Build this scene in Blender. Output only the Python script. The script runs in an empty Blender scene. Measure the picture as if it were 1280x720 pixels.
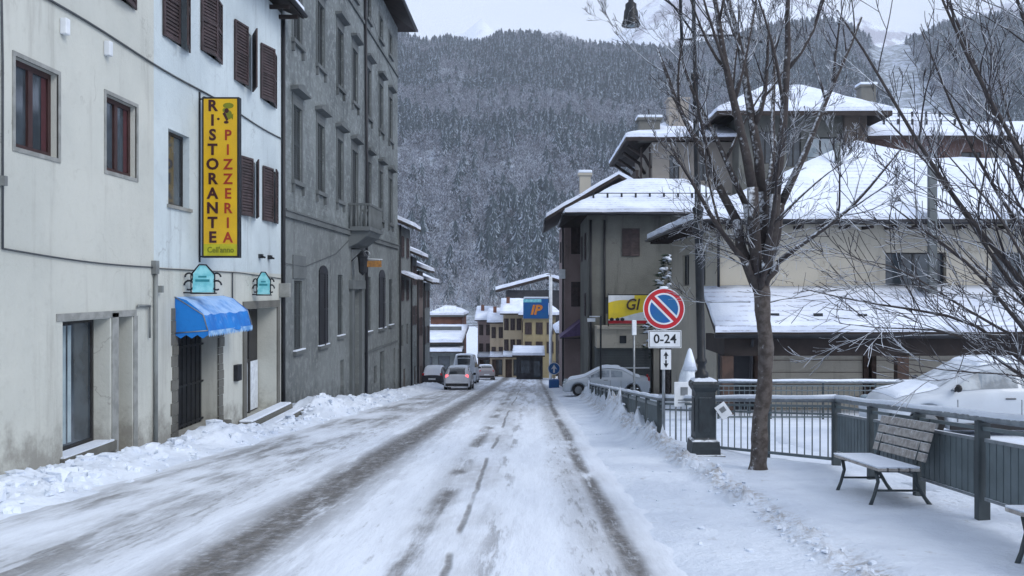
import bpy, bmesh, math, random
import numpy as np
from mathutils import Vector, Matrix, noise
R = math.radians
SC = bpy.context.scene
COL = SC.collection
S = .084
CAMZ = 1.8
def road_z(y): return -S*y if y < 112 else -S*112 - (y-112)*.02
def plat_z(y): return road_z(y) + .15
rng = random.Random(7)

# ------------------------------------------------------------------ mesh builder
OFF = {}
class MB:
    def __init__(s): s.v = []; s.f = []; s.mi = []; s.sm = []
    def face(s, pts, m=0, smooth=False):
        b = len(s.v); s.v.extend([tuple(p) for p in pts]); s.f.append(tuple(range(b, b+len(pts)))); s.mi.append(m); s.sm.append(smooth)
    def add(s, verts, faces, m=0, smooth=False):
        b = len(s.v); s.v.extend([tuple(p) for p in verts])
        for f in faces:
            s.f.append(tuple(i+b for i in f)); s.mi.append(m); s.sm.append(smooth)
    def box(s, x0, x1, y0, y1, z0, z1, m=0):
        if x0 > x1: x0, x1 = x1, x0
        if y0 > y1: y0, y1 = y1, y0
        if z0 > z1: z0, z1 = z1, z0
        v = [(x0,y0,z0),(x1,y0,z0),(x1,y1,z0),(x0,y1,z0),(x0,y0,z1),(x1,y0,z1),(x1,y1,z1),(x0,y1,z1)]
        s.add(v, [(0,3,2,1),(4,5,6,7),(0,1,5,4),(1,2,6,5),(2,3,7,6),(3,0,4,7)], m)
        return s
    def bar(s, a, b, w, h, m=0, up=Vector((0,0,1))):
        a = Vector(a); b = Vector(b); d = (b-a).normalized()
        if abs(d.dot(up)) > .99: up = Vector((0,1,0))
        x = d.cross(up).normalized()*w/2; y = x.cross(d).normalized()*h/2
        v = [a-x-y, a+x-y, a+x+y, a-x+y, b-x-y, b+x-y, b+x+y, b-x+y]
        s.add(v, [(0,1,2,3),(4,7,6,5),(0,4,5,1),(1,5,6,2),(2,6,7,3),(3,7,4,0)], m)
        return s
    def tube(s, pts, rad, n=8, m=0, cap=True, smooth=True):
        pts = [Vector(p) for p in pts]
        if not hasattr(rad, '__len__'): rad = [rad]*len(pts)
        b = len(s.v); prev = None
        for i, p in enumerate(pts):
            d = (pts[min(i+1, len(pts)-1)] - pts[max(i-1, 0)])
            d = d.normalized() if d.length > 1e-9 else Vector((0,0,1))
            if prev is None:
                u = d.orthogonal().normalized()
            else:
                u = prev - d*prev.dot(d)
                u = u.normalized() if u.length > 1e-6 else d.orthogonal().normalized()
            prev = u; w = d.cross(u)
            for k in range(n):
                a = 2*math.pi*k/n
                s.v.append(tuple(p + (u*math.cos(a) + w*math.sin(a))*rad[i]))
        for i in range(len(pts)-1):
            for k in range(n):
                k2 = (k+1) % n
                s.f.append((b+i*n+k, b+i*n+k2, b+(i+1)*n+k2, b+(i+1)*n+k)); s.mi.append(m); s.sm.append(smooth)
        if cap:
            s.f.append(tuple(b+k for k in range(n))[::-1]); s.mi.append(m); s.sm.append(False)
            e = b+(len(pts)-1)*n
            s.f.append(tuple(e+k for k in range(n))); s.mi.append(m); s.sm.append(False)
        return s
    def lathe(s, prof, c=(0,0), n=16, m=0, smooth=True):
        """prof: (r, z) list, axis vertical through c"""
        b = len(s.v)
        for r, z in prof:
            for k in range(n):
                a = 2*math.pi*(k+.5)/n
                s.v.append((c[0]+r*math.cos(a), c[1]+r*math.sin(a), z))
        for i in range(len(prof)-1):
            for k in range(n):
                k2 = (k+1) % n
                s.f.append((b+i*n+k, b+i*n+k2, b+(i+1)*n+k2, b+(i+1)*n+k)); s.mi.append(m); s.sm.append(smooth)
        return s
    def extr(s, poly, fn, t0, t1, m=0):
        """poly of 2d points (a,b); fn(a,b,t)->3d point; extruded from t0 to t1"""
        n = len(poly); b = len(s.v)
        s.v.extend([tuple(fn(a, c, t0)) for a, c in poly] + [tuple(fn(a, c, t1)) for a, c in poly])
        fs = [tuple(range(b, b+n)), tuple(range(b+2*n-1, b+n-1, -1))] + [(b+i, b+n+i, b+n+(i+1) % n, b+(i+1) % n) for i in range(n)]
        for f in fs: s.f.append(f); s.mi.append(m); s.sm.append(False)
        return s
    def sphere(s, c, r, n=10, sq=(1,1,1), m=0, jit=0, rg=None):
        b = len(s.v); h = n//2; c = Vector(c); rg = rg or rng
        s.v.append((c.x, c.y, c.z - r*sq[2]))
        for i in range(1, h):
            t = math.pi*i/h
            for k in range(n):
                a = 2*math.pi*k/n; j = 1 + (rg.random()-.5)*jit
                s.v.append((c.x+r*j*sq[0]*math.sin(t)*math.cos(a), c.y+r*j*sq[1]*math.sin(t)*math.sin(a), c.z-r*j*sq[2]*math.cos(t)))
        s.v.append((c.x, c.y, c.z + r*sq[2])); top = len(s.v)-1
        F = []
        for k in range(n):
            k2 = (k+1) % n
            F.append((b, b+1+k2, b+1+k)); F.append((top, b+1+(h-2)*n+k, b+1+(h-2)*n+k2))
            for i in range(h-2): F.append((b+1+i*n+k, b+1+i*n+k2, b+1+(i+1)*n+k2, b+1+(i+1)*n+k))
        for f in F: s.f.append(f); s.mi.append(m); s.sm.append(True)
        return s
    def build(s, name, mats, parent=None, bevel=0, fix=True):
        me = bpy.data.meshes.new(name)
        off = Vector((0,0,0)); p = parent
        while p is not None:
            if p.name in OFF: off = OFF[p.name]
            p = p.parent
        vs = [(a-off.x, b-off.y, c-off.z) for a, b, c in s.v]
        me.from_pydata(vs, [], s.f)
        if not isinstance(mats, (list, tuple)): mats = [mats]
        for m in mats: me.materials.append(m)
        me.polygons.foreach_set('material_index', s.mi)
        me.polygons.foreach_set('use_smooth', s.sm)
        if fix:
            bm = bmesh.new(); bm.from_mesh(me); bmesh.ops.recalc_face_normals(bm, faces=bm.faces); bm.to_mesh(me); bm.free()
        me.update()
        o = bpy.data.objects.new(name, me); COL.objects.link(o)
        if parent is not None: o.parent = parent
        if bevel:
            md = o.modifiers.new('bevel', 'BEVEL'); md.width = bevel; md.segments = 2; md.limit_method = 'ANGLE'; md.angle_limit = R(40)
        return o
def tag(o, label=None, cat=None, group=None, kind=None):
    if label: o['label'] = label
    if cat: o['category'] = cat
    if group: o['group'] = group
    if kind: o['kind'] = kind
    return o
def thing(name, loc, label, cat, group=None, world=True, rz=0):
    o = bpy.data.objects.new(name, None); COL.objects.link(o)
    o.empty_display_size = .3
    o.location = loc; o.rotation_euler = (0,0,rz)
    if world: OFF[o.name] = Vector(loc)
    return tag(o, label, cat, group)
def grounded(o, off):
    """put a one-mesh thing's origin at off"""
    o.data.transform(Matrix.Translation(-Vector(off))); o.location = off; return o
def copy_tree(o, parent=None):
    c = o.copy(); COL.objects.link(c)
    if parent is not None: c.parent = parent
    for ch in list(o.children): copy_tree(ch, c)
    return c
def text_mesh(mb, txt, size, fn, m=0, depth=.004, bold=.0, sx=1, align='CENTER'):
    """writes txt into mb; fn(a,b,d) maps text plane (a right, b up, d out) to 3d"""
    cu = bpy.data.curves.new('t', 'FONT'); cu.body = txt; cu.size = size; cu.extrude = depth/2; cu.offset = bold; cu.align_x = align; cu.align_y = 'CENTER'
    cu.resolution_u = 3
    o = bpy.data.objects.new('t', cu); COL.objects.link(o)
    dg = bpy.context.evaluated_depsgraph_get(); dg.update()
    me = bpy.data.meshes.new_from_object(o.evaluated_get(dg))
    mb.add([fn(v.co.x*sx, v.co.y, v.co.z+depth/2) for v in me.vertices], [tuple(p.vertices) for p in me.polygons], m)
    bpy.data.objects.remove(o); bpy.data.curves.remove(cu); bpy.data.meshes.remove(me)

# ------------------------------------------------------------------ materials
def newmat(name):
    m = bpy.data.materials.new(name); m.use_nodes = True
    nt = m.node_tree; b = nt.nodes['Principled BSDF']
    return m, nt, b
def N(nt, t, **kw):
    n = nt.nodes.new(t)
    for k, v in kw.items(): setattr(n, k, v)
    return n
def mix(nt, fac, a, b, mode='MIX'):
    n = nt.nodes.new('ShaderNodeMix'); n.data_type = 'RGBA'; n.blend_type = mode
    for sock, v in ((n.inputs[0], fac), (n.inputs[6], a), (n.inputs[7], b)):
        if isinstance(v, bpy.types.NodeSocket): nt.links.new(v, sock)
        elif isinstance(v, (int, float)): sock.default_value = v
        else: sock.default_value = (*v[:3], 1)
    return n.outputs[2]
def mth(nt, op, a, b=0, c=None, clamp=False):
    n = nt.nodes.new('ShaderNodeMath'); n.operation = op; n.use_clamp = clamp
    vs = (a, b) if c is None else (a, b, c)
    for i, v in enumerate(vs):
        if isinstance(v, bpy.types.NodeSocket): nt.links.new(v, n.inputs[i])
        else: n.inputs[i].default_value = v
    return n.outputs[0]
def rmp(nt, v, a, b, c=0, d=1, smooth=True):
    n = nt.nodes.new('ShaderNodeMapRange'); n.clamp = True
    if smooth: n.interpolation_type = 'SMOOTHSTEP'
    nt.links.new(v, n.inputs[0])
    for i, x in enumerate((a, b, c, d)): n.inputs[i+1].default_value = x
    return n.outputs[0]
def noi(nt, scale, detail=4, rough=.55, vec=None, scl=None, w=None):
    n = nt.nodes.new('ShaderNodeTexNoise'); n.inputs['Scale'].default_value = scale; n.inputs['Detail'].default_value = detail; n.inputs['Roughness'].default_value = rough
    if vec is None: vec = pos(nt)
    if scl:
        mp = nt.nodes.new('ShaderNodeMapping'); mp.inputs['Scale'].default_value = scl; nt.links.new(vec, mp.inputs[0]); vec = mp.outputs[0]
    nt.links.new(vec, n.inputs['Vector'])
    return n.outputs['Fac']
def pos(nt):
    g = nt.nodes.new('ShaderNodeNewGeometry'); return g.outputs['Position']
def ocoord(nt):
    g = nt.nodes.new('ShaderNodeTexCoord'); return g.outputs['Object']
def sep(nt, v):
    n = nt.nodes.new('ShaderNodeSeparateXYZ'); nt.links.new(v, n.inputs[0]); return n.outputs
def bump(nt, b, h, strength=.3, dist=.02):
    n = nt.nodes.new('ShaderNodeBump'); n.inputs['Strength'].default_value = strength; n.inputs['Distance'].default_value = dist
    nt.links.new(h, n.inputs['Height']); nt.links.new(n.outputs[0], b.inputs['Normal'])
def P(name, c, c2=None, scale=3, rough=.7, bmp=0, metal=0, detail=5, obj=True, spec=.4, coat=0, bscale=None):
    """plain surface with some colour variation, wear and grain"""
    m, nt, b = newmat(name)
    v = ocoord(nt) if obj else pos(nt)
    c2 = c2 or tuple(x*.78 for x in c)
    n1 = noi(nt, scale, detail, vec=v)
    nt.links.new(mix(nt, rmp(nt, n1, .35, .65), c, c2), b.inputs['Base Color'])
    b.inputs['Roughness'].default_value = rough; b.inputs['Metallic'].default_value = metal; b.inputs['Specular IOR Level'].default_value = spec
    if coat: b.inputs['Coat Weight'].default_value = coat
    if bmp: bump(nt, b, noi(nt, bscale or scale*6, 4, vec=v), bmp)
    return m
def SNOWC(): return (.80, .86, .95)
def snow_mat(name, c=(.80,.86,.95), c2=(.70,.77,.88), bs=.5, fine=18, dirt=0, tiles=0):
    m, nt, b = newmat(name)
    col = mix(nt, rmp(nt, noi(nt, .9, 5), .3, .7), c, c2)
    if dirt:
        d = rmp(nt, noi(nt, 7, 6, .7), .56, .72)
        d2 = rmp(nt, noi(nt, .8, 3), .45, .62)
        col = mix(nt, mth(nt, 'MULTIPLY', mth(nt, 'MULTIPLY', d, d2), dirt), col, (.33,.31,.29))
    if tiles:   # tile rows showing faintly through the thin snow
        sx = sep(nt, pos(nt)); wv = mth(nt, 'SINE', mth(nt, 'MULTIPLY', mth(nt, 'ADD', sx[2], mth(nt, 'MULTIPLY', noi(nt, 1.5, 2), .05)), 42))
        gn = nt.nodes.new('ShaderNodeNewGeometry'); nzz = sep(nt, gn.outputs['Normal'])[2]
        k = mth(nt, 'MULTIPLY', mth(nt, 'MULTIPLY', rmp(nt, wv, .2, .95), rmp(nt, noi(nt, 5, 5, .7), .40, .62)), rmp(nt, noi(nt, .45, 4, .6), .42, .62))
        k = mth(nt, 'MULTIPLY', k, rmp(nt, nzz, .99, .96))
        col = mix(nt, mth(nt, 'MULTIPLY', k, tiles), col, (.34,.34,.42))
    nt.links.new(col, b.inputs['Base Color'])
    b.inputs['Roughness'].default_value = .65; b.inputs['Specular IOR Level'].default_value = .25
    h = mth(nt, 'ADD', noi(nt, fine, 6, .65), mth(nt, 'MULTIPLY', noi(nt, 2.5, 4), 1.5))
    bump(nt, b, h, bs, .04)
    return m
def plaster(name, c, c2, stain=(.16,.15,.13), base_d=.0, amt=.5, streak=.4, gx=0, patch=None, rough_b=.15, crack=.0, fine=14, blk=None):
    """weathered render: broad tone, vertical streaks, dirt rising from the ground with a ragged edge"""
    m, nt, b = newmat(name)
    p = pos(nt); s = sep(nt, p)
    col = mix(nt, rmp(nt, noi(nt, .35, 6, .6), .35, .65), c, c2)
    st = rmp(nt, noi(nt, 1.0, 6, .65, scl=(2.2,2.2,.22)), .52, .75)
    col = mix(nt, mth(nt, 'MULTIPLY', st, streak), col, stain)
    col = mix(nt, mth(nt, 'MULTIPLY', rmp(nt, noi(nt, 5, 6, .7), .54, .7), .18*streak+.05), col, stain)
    if patch:
        col = mix(nt, mth(nt, 'MULTIPLY', rmp(nt, noi(nt, 3.2, 6, .75), .50, .60), .6), col, patch)
    h = mth(nt, 'ADD', s[2], mth(nt, 'MULTIPLY', s[1], S))
    d = mth(nt, 'ADD', h, mth(nt, 'MULTIPLY', mth(nt, 'SUBTRACT', noi(nt, 1.6, 7, .7), .5), 2.6))
    dd = mth(nt, 'MULTIPLY', rmp(nt, d, .75+base_d, -.1+base_d), amt)
    col = mix(nt, dd, col, stain)
    if blk:
        br = nt.nodes.new('ShaderNodeTexBrick'); mp = nt.nodes.new('ShaderNodeCombineXYZ')
        nt.links.new(s[1] if blk[0] == 'y' else s[0], mp.inputs[0]); nt.links.new(s[2], mp.inputs[1]); nt.links.new(mp.outputs[0], br.inputs['Vector'])
        br.inputs['Scale'].default_value = blk[1]; br.inputs['Mortar Size'].default_value = .018; br.inputs['Color1'].default_value = (1,1,1,1); br.inputs['Color2'].default_value = (.72,.72,.72,1); br.inputs['Mortar'].default_value = (.5,.5,.5,1)
        msk = rmp(nt, noi(nt, .6, 4), .38, .55)
        col = mix(nt, mth(nt, 'MULTIPLY', msk, blk[2]), col, br.outputs[0], 'MULTIPLY')
    vo = nt.nodes.new('ShaderNodeTexVoronoi'); vo.feature = 'DISTANCE_TO_EDGE'; vo.inputs['Scale'].default_value = .55
    vm = nt.nodes.new('ShaderNodeVectorMath'); vm.operation = 'ADD'; nn = nt.nodes.new('ShaderNodeTexNoise'); nn.inputs['Scale'].default_value = 2.2; nn.inputs['Detail'].default_value = 6; nt.links.new(p, nn.inputs['Vector']); nt.links.new(p, vm.inputs[0]); nt.links.new(nn.outputs['Color'], vm.inputs[1]); nt.links.new(vm.outputs[0], vo.inputs['Vector'])
    ck = mth(nt, 'MULTIPLY', rmp(nt, vo.outputs['Distance'], .012, .0), mth(nt, 'MULTIPLY', rmp(nt, noi(nt, .5, 3), .52, .62), .5))
    col = mix(nt, ck, col, stain)
    nt.links.new(col, b.inputs['Base Color'])
    b.inputs['Roughness'].default_value = .88; b.inputs['Specular IOR Level'].default_value = .2
    bump(nt, b, mth(nt, 'ADD', noi(nt, fine, 5, .6), mth(nt, 'MULTIPLY', noi(nt, 2, 3), .8)), rough_b*2, .03)
    return m
def snowy(name, c, c2, lo=.35, hi=.75, rough=.7, scale=9, amt=1.0, metal=0, snow=(.80,.86,.94), wind=0):
    """a surface on whose upward faces snow lies"""
    m, nt, b = newmat(name)
    g = nt.nodes.new('ShaderNodeNewGeometry'); nz = sep(nt, g.outputs['Normal'])[2]
    col = mix(nt, rmp(nt, noi(nt, scale, 4), .35, .65), c, c2)
    if wind:
        dp = nt.nodes.new('ShaderNodeVectorMath'); dp.operation = 'DOT_PRODUCT'; nt.links.new(g.outputs['Normal'], dp.inputs[0]); dp.inputs[1].default_value = (-.55,-.5,.67); nz = dp.outputs['Value']
    k = mth(nt, 'ADD', nz, mth(nt, 'MULTIPLY', mth(nt, 'SUBTRACT', noi(nt, scale*1.5, 3), .5), 1.2))
    nt.links.new(mix(nt, mth(nt, 'MULTIPLY', rmp(nt, k, lo, hi), amt), col, snow), b.inputs['Base Color'])
    b.inputs['Roughness'].default_value = rough; b.inputs['Metallic'].default_value = metal
    bump(nt, b, noi(nt, scale*5, 4), .4, .01)
    return m
def glass(name, c=(.035,.045,.055), rough=.08, c2=None):
    m, nt, b = newmat(name)
    nt.links.new(mix(nt, rmp(nt, noi(nt, 1.3, 3, vec=pos(nt)), .4, .6), c, c2 or tuple(x*1.7 for x in c)), b.inputs['Base Color'])
    b.inputs['Roughness'].default_value = rough; b.inputs['Specular IOR Level'].default_value = .7
    return m

mt = {}
mt['snow'] = snow_mat('snow')
mt['snow_roof'] = snow_mat('roof_snow', (.80,.86,.97), (.68,.75,.89), .4, 6, tiles=.7)
mt['snow_dirty'] = snow_mat('ploughed_snow', (.78,.85,.95), (.64,.71,.82), .8, 14, dirt=.6)
mt['plaster_beige'] = plaster('beige_plaster', (.555,.57,.525), (.48,.50,.465), (.20,.19,.17), .1, .7, .34)
mt['plaster_white'] = plaster('pale_blue_plaster', (.58,.655,.68), (.48,.55,.58), (.26,.29,.31), -3, .0, .62)
mt['stone_base'] = plaster('grey_stone_base', (.17,.17,.155), (.12,.12,.11), (.07,.07,.06), 0, .3, .4)
mt['grey_wall'] = plaster('grey_stone_wall', (.20,.225,.23), (.13,.148,.154), (.055,.06,.062), .1, .5, .5, patch=(.30,.33,.335), rough_b=.5, fine=7, blk=('y', 1.7, .5))
mt['grey_lower'] = plaster('grey_render', (.185,.205,.208), (.135,.15,.153), (.06,.065,.067), .3, .5, .5, patch=(.24,.26,.262), rough_b=.4)
mt['grey_trim'] = plaster('grey_trim', (.14,.155,.16), (.10,.112,.115), (.05,.052,.055), -3, 0, .4)
mt['shutter_grey'] = P('grey_shutter_paint', (.05,.06,.064), (.038,.045,.048), 2, .7)
mt['shutter_brown'] = P('brown_shutter_wood', (.062,.042,.044), (.036,.026,.027), 4, .65)
mt['frame_red'] = P('reddish_brown_frame', (.05,.022,.022), (.035,.016,.016), 4, .5)
mt['frame_dark'] = P('dark_frame', (.03,.03,.032), (.02,.02,.02), 4, .5)
mt['frame_sill'] = P('grey_surround', (.30,.31,.30), (.22,.23,.22), 4, .8)
mt['glass'] = glass('dark_glass')
mt['glass_shop'] = glass('shop_glass', (.10,.15,.18), .06, (.26,.34,.38))
mt['glass_light'] = glass('pale_glass', (.20,.26,.30), .1, (.38,.44,.48))
mt['curtain'] = P('white_curtain', (.68,.74,.80), (.55,.60,.66), 8, .9)
mt['black_metal'] = P('black_metal', (.022,.026,.032), (.014,.016,.02), 6, .45, .1, .2)
mt['fence_paint'] = P('grey_green_fence_paint', (.13,.165,.18), (.10,.128,.14), 3, .5, .08)
mt['fence_dark'] = P('dark_fence_paint', (.05,.065,.072), (.035,.046,.052), 3, .5, .08)
mt['rail_steel'] = snowy('rail_steel', (.20,.23,.25), (.14,.16,.18), .3, .8, .45, 8, .9)
mt['galv'] = P('galvanised_steel', (.30,.32,.34), (.22,.24,.25), 5, .4, .05, .6)
mt['pipe'] = P('dark_downpipe', (.02,.022,.028), (.013,.014,.018), 2, .5)
mt['pipe_grey'] = P('grey_downpipe', (.22,.24,.24), (.15,.16,.16), 2, .6)
mt['cable'] = P('cable_rubber', (.08,.09,.10), None, 3, .8)
mt['yellow'] = P('yellow_sign_face', (.70,.43,.008), (.60,.36,.01), 1.2, .35, spec=.5)
mt['yellow2'] = P('yellow_banner', (.80,.62,.03), (.7,.55,.05), 2, .5)
mt['letter_brown'] = P('dark_maroon_letters', (.05,.008,.012), None, 3, .5)
mt['letter_red'] = P('red_letters', (.36,.035,.012), None, 3, .5)
mt['olive'] = P('olive_paint', (.20,.22,.01), None, 3, .5)
mt['olive2'] = P('pale_olive_paint', (.50,.48,.02), None, 3, .5)
mt['white'] = P('white_paint', (.74,.78,.82), (.62,.66,.70), 3, .5)
mt['red'] = P('red_paint', (.50,.018,.03), (.42,.02,.03), 3, .4)
mt['blue'] = P('traffic_blue', (.012,.10,.34), (.015,.12,.30), 3, .4)
mt['cyan'] = P('cyan_panel', (.16,.55,.62), (.32,.72,.78), 5, .3)
mt['orange'] = P('orange_paint', (.75,.26,.04), None, 3, .5)
mt['awn_blue'] = snowy('blue_awning_cloth', (.008,.20,.62), (.008,.15,.52), .25, 1.0, .85, 2.5, .75, snow=(.42,.62,.90))
mt['wood_grey'] = snowy('weathered_bench_wood', (.40,.38,.36), (.26,.245,.23), .35, .8, .85, 12, .9)
mt['bark'] = snowy('bark', (.048,.038,.034), (.10,.088,.082), .85, 1.3, .9, 11, .85, wind=1)
mt['limb'] = snowy('limb_bark', (.036,.029,.029), (.055,.048,.046), .68, 1.2, .9, 14, .9, wind=1)
mt['twig'] = snowy('twig_bark', (.034,.028,.031), (.022,.018,.021), .42, .95, .85, 5, .9, wind=1)
mt['eave_wood'] = P('dark_eave_wood', (.035,.026,.024), (.022,.017,.016), 2, .8)
mt['brown_wood'] = P('brown_timber', (.085,.052,.04), (.05,.032,.026), 3, .8)
mt['lamp_base'] = snowy('cast_iron', (.022,.032,.038), (.014,.02,.025), .6, .95, .5, 6, .9)
mt['tyre'] = P('tyre_rubber', (.012,.012,.013), None, 4, .85)
mt['rim'] = P('wheel_rim', (.20,.21,.22), None, 4, .4, metal=.6)
mt['car_glass'] = glass('car_glass', (.02,.025,.03), .08)
mt['car_frost'] = snowy('frosted_car_glass', (.10,.13,.16), (.30,.35,.40), .5, 1.2, .3, 2.5, .9)
mt['plastic_black'] = P('black_plastic', (.015,.015,.017), None, 4, .6)
# ------------------------------------------------------------------ frames, walls, windows, roofs
class Fr:
    """a wall's own frame: u along it, z up, d outwards"""
    def __init__(s, O, U, Nn): s.O = Vector(O); s.U = Vector(U); s.N = Vector(Nn)
    def P(s, u, z, d=0): return s.O + s.U*u + s.N*d + Vector((0,0,z))
    def box(s, mb, u0, u1, z0, z1, d0, d1, m=0):
        v = [s.P(u,z,d) for d in (d0,d1) for z in (z0,z1) for u in (u0,u1)]
        mb.add(v, [(0,1,3,2),(4,6,7,5),(0,4,5,1),(2,3,7,6),(0,2,6,4),(1,5,7,3)], m)
    def quad(s, mb, u0, u1, z0, z1, d, m=0):
        mb.face([s.P(u0,z0,d), s.P(u1,z0,d), s.P(u1,z1,d), s.P(u0,z1,d)], m)
def holed(mb, fr, u0, u1, z0, z1, holes, depth=.3, mfn=None):
    """wall sheet with real openings and their reveals; hole = (u0,u1,z0,z1[,depth]); mfn(u,z)->material index"""
    us = sorted({u0, u1, *[h[0] for h in holes], *[h[1] for h in holes]}); zs = {z0, z1, *[h[2] for h in holes], *[h[3] for h in holes]}
    if mfn and hasattr(mfn, 'u'): us = sorted(set(us) | set(mfn.u)); zs |= set(mfn.z)
    us = [u for u in us if u0 <= u <= u1]; zs = sorted(z for z in zs if z0 <= z <= z1)
    for i in range(len(us)-1):
        for j in range(len(zs)-1):
            cu = (us[i]+us[i+1])/2; cz = (zs[j]+zs[j+1])/2
            if any(h[0] < cu < h[1] and h[2] < cz < h[3] for h in holes): continue
            fr.quad(mb, us[i], us[i+1], zs[j], zs[j+1], 0, mfn(cu, cz) if mfn else 0)
    for h in holes:
        d = -(h[4] if len(h) > 4 else depth); a, b, c, e = h[:4]
        m = mfn((a+b)/2, (c+e)/2) if mfn else 0
        mb.face([fr.P(a,c,0), fr.P(a,e,0), fr.P(a,e,d), fr.P(a,c,d)], m)
        mb.face([fr.P(b,c,0), fr.P(b,c,d), fr.P(b,e,d), fr.P(b,e,0)], m)
        mb.face([fr.P(a,c,0), fr.P(a,c,d), fr.P(b,c,d), fr.P(b,c,0)], m)
        mb.face([fr.P(a,e,0), fr.P(b,e,0), fr.P(b,e,d), fr.P(a,e,d)], m)
def window(root, fr, u0, u1, z0, z1, d=-.22, fm='frame_dark', gm='glass', leaves=2, bars=0, fw=.06, sill=None, name='window', label=None):
    mb = MB(); t = .05
    fr.box(mb, u0, u0+fw, z0, z1, d, d+t); fr.box(mb, u1-fw, u1, z0, z1, d, d+t)
    fr.box(mb, u0+fw, u1-fw, z0, z0+fw, d, d+t); fr.box(mb, u0+fw, u1-fw, z1-fw, z1, d, d+t)
    for i in range(1, leaves):
        c = u0+(u1-u0)*i/leaves; fr.box(mb, c-fw*.7, c+fw*.7, z0+fw, z1-fw, d, d+t+.01)
    for i in range(1, bars+1):
        c = z0+(z1-z0)*i/(bars+1); fr.box(mb, u0+fw, u1-fw, c-.018, c+.018, d, d+t-.01)
    w = mb.build(name, mt[fm], root)
    g = MB(); fr.quad(g, u0+fw*.5, u1-fw*.5, z0+fw*.5, z1-fw*.5, d+.015); g.build('pane', mt[gm], w, fix=False)
    if sill:
        s_ = MB(); fr.box(s_, u0-.08, u1+.08, z0-.08, z0-.005, -.05, .10); s_.build('sill', mt[sill], w)
        sn = MB(); fr.box(sn, u0-.06, u1+.06, z0-.005, z0+.025, -.04, .085)
        if fr.U.y > .5: sn.build('snow_cover', mt['snow'], w)
    if label: w['label'] = label
    return w
def leaf(mb, fr, ua, z0, z1, w, ang, side, louv=True, d0=.03):
    """a louvred shutter leaf hinged at ua; side +1 extends to +u; ang opening from closed plane outwards"""
    c, s_ = math.cos(ang), math.sin(ang)
    def q(a, z, t): return fr.P(ua+side*(a*c - t*s_), z, d0+a*s_+t*c)
    def bx(a0,a1,za,zb,t0,t1):
        v = [q(a,z,t) for t in (t0,t1) for z in (za,zb) for a in (a0,a1)]
        mb.add(v, [(0,1,3,2),(4,6,7,5),(0,4,5,1),(2,3,7,6),(0,2,6,4),(1,5,7,3)])
    b = .06
    bx(0,b,z0,z1,0,.04); bx(w-b,w,z0,z1,0,.04)
    for zz in (z0, (z0+z1)/2-b/2, z1-b): bx(b,w-b,zz,zz+b,.0,.04)
    n = max(4, int((z1-z0)/.09)) if louv else 1
    for i in range(n):
        za = z0+b+(z1-z0-2*b)*i/n; zb = za+(z1-z0-2*b)/n*.72
        v = [q(b,za,.012), q(w-b,za,.012), q(w-b,zb,.03), q(b,zb,.03)]
        mb.face([q(b,za,.034), q(w-b,za,.034), q(w-b,zb,.012), q(b,zb,.012)])
    mb.face([q(b,z0,.006), q(w-b,z0,.006), q(w-b,z1,.006), q(b,z1,.006)])
def shutters(root, fr, u0, u1, z0, z1, mat='shutter_brown', ang=R(8), louv=True, d0=.02, parent=None, ang2=None):
    w = (u1-u0)/2-.004
    for side, ua, an in ((1, u0, ang), (-1, u1, ang2 if ang2 is not None else ang)):
        mb = MB(); leaf(mb, fr, ua, z0, z1, w, an, side, louv, d0); mb.build('shutter', mt[mat], parent or root, fix=False)
def sheet(mb, polys, t, m=0):
    """polys (top faces) thickened downwards by t"""
    def k(p): return (round(p[0],4), round(p[1],4), round(p[2],4))
    E = {}
    for p in polys:
        mb.face(p, m); mb.face([(x,y,z-t) for x,y,z in reversed(p)], m)
        for i in range(len(p)):
            a, b = k(p[i]), k(p[(i+1) % len(p)]); E.setdefault(frozenset((a,b)), []).append((a,b))
    for v in E.values():
        if len(v) == 1:
            a, b = v[0]; mb.face([b, a, (a[0],a[1],a[2]-t), (b[0],b[1],b[2]-t)], m)
def snow_sheet(name, polys, t, parent, mat='snow_roof', sub=4, amp=.06, inset=0):
    mb = MB(); sheet(mb, [[(x,y,z+t+.004) for x,y,z in p] for p in polys], t)
    o = mb.build(name, mt[mat], parent)
    bm = bmesh.new(); bm.from_mesh(o.data); bmesh.ops.remove_doubles(bm, verts=bm.verts, dist=.001)
    long = [e for e in bm.edges if e.calc_length() > .6]
    for it in range(sub):
        long = [e for e in bm.edges if e.calc_length() > .8]
        if long: bmesh.ops.subdivide_edges(bm, edges=long, cuts=1, use_grid_fill=True)
    bmesh.ops.recalc_face_normals(bm, faces=bm.faces)
    w = o.matrix_world
    for v in bm.verts:
        v.co.z += (noise.noise(v.co*.7)*1.3+.5*noise.noise(v.co*2.6))*amp*(1 if v.normal.z > .25 else .5)
        if abs(v.normal.z) < .8: v.co.x += .05*noise.noise(v.co*1.9); v.co.y += .05*noise.noise(v.co*1.7+Vector((9,0,0)))
    for f in bm.faces: f.smooth = f.normal.z > .5
    bm.to_mesh(o.data); bm.free()
    return o
def hip(x0, x1, y0, y1, z, rx0, rx1, ry, rz):
    """hip roof faces; ridge from (rx0,ry) to (rx1,ry); rx0==x0 gives a gable end"""
    A=(x0,y0,z);B=(x1,y0,z);C=(x1,y1,z);D=(x0,y1,z);E=(rx0,ry,rz);F=(rx1,ry,rz)
    if rx0 == rx1: return [[A,B,E],[B,C,E],[C,D,E],[D,A,E]]
    out = [[A,B,F,E],[C,D,E,F]]
    if rx1 != x1: out.append([B,C,F])
    if rx0 != x0: out.append([D,A,E])
    return out
def gable_y(x0, x1, y0, y1, z, rx, rz):
    return [[(x0,y0,z),(rx,y0,rz),(rx,y1,rz),(x0,y1,z)],[(rx,y0,rz),(x1,y0,z),(x1,y1,z),(rx,y1,rz)]]
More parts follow.
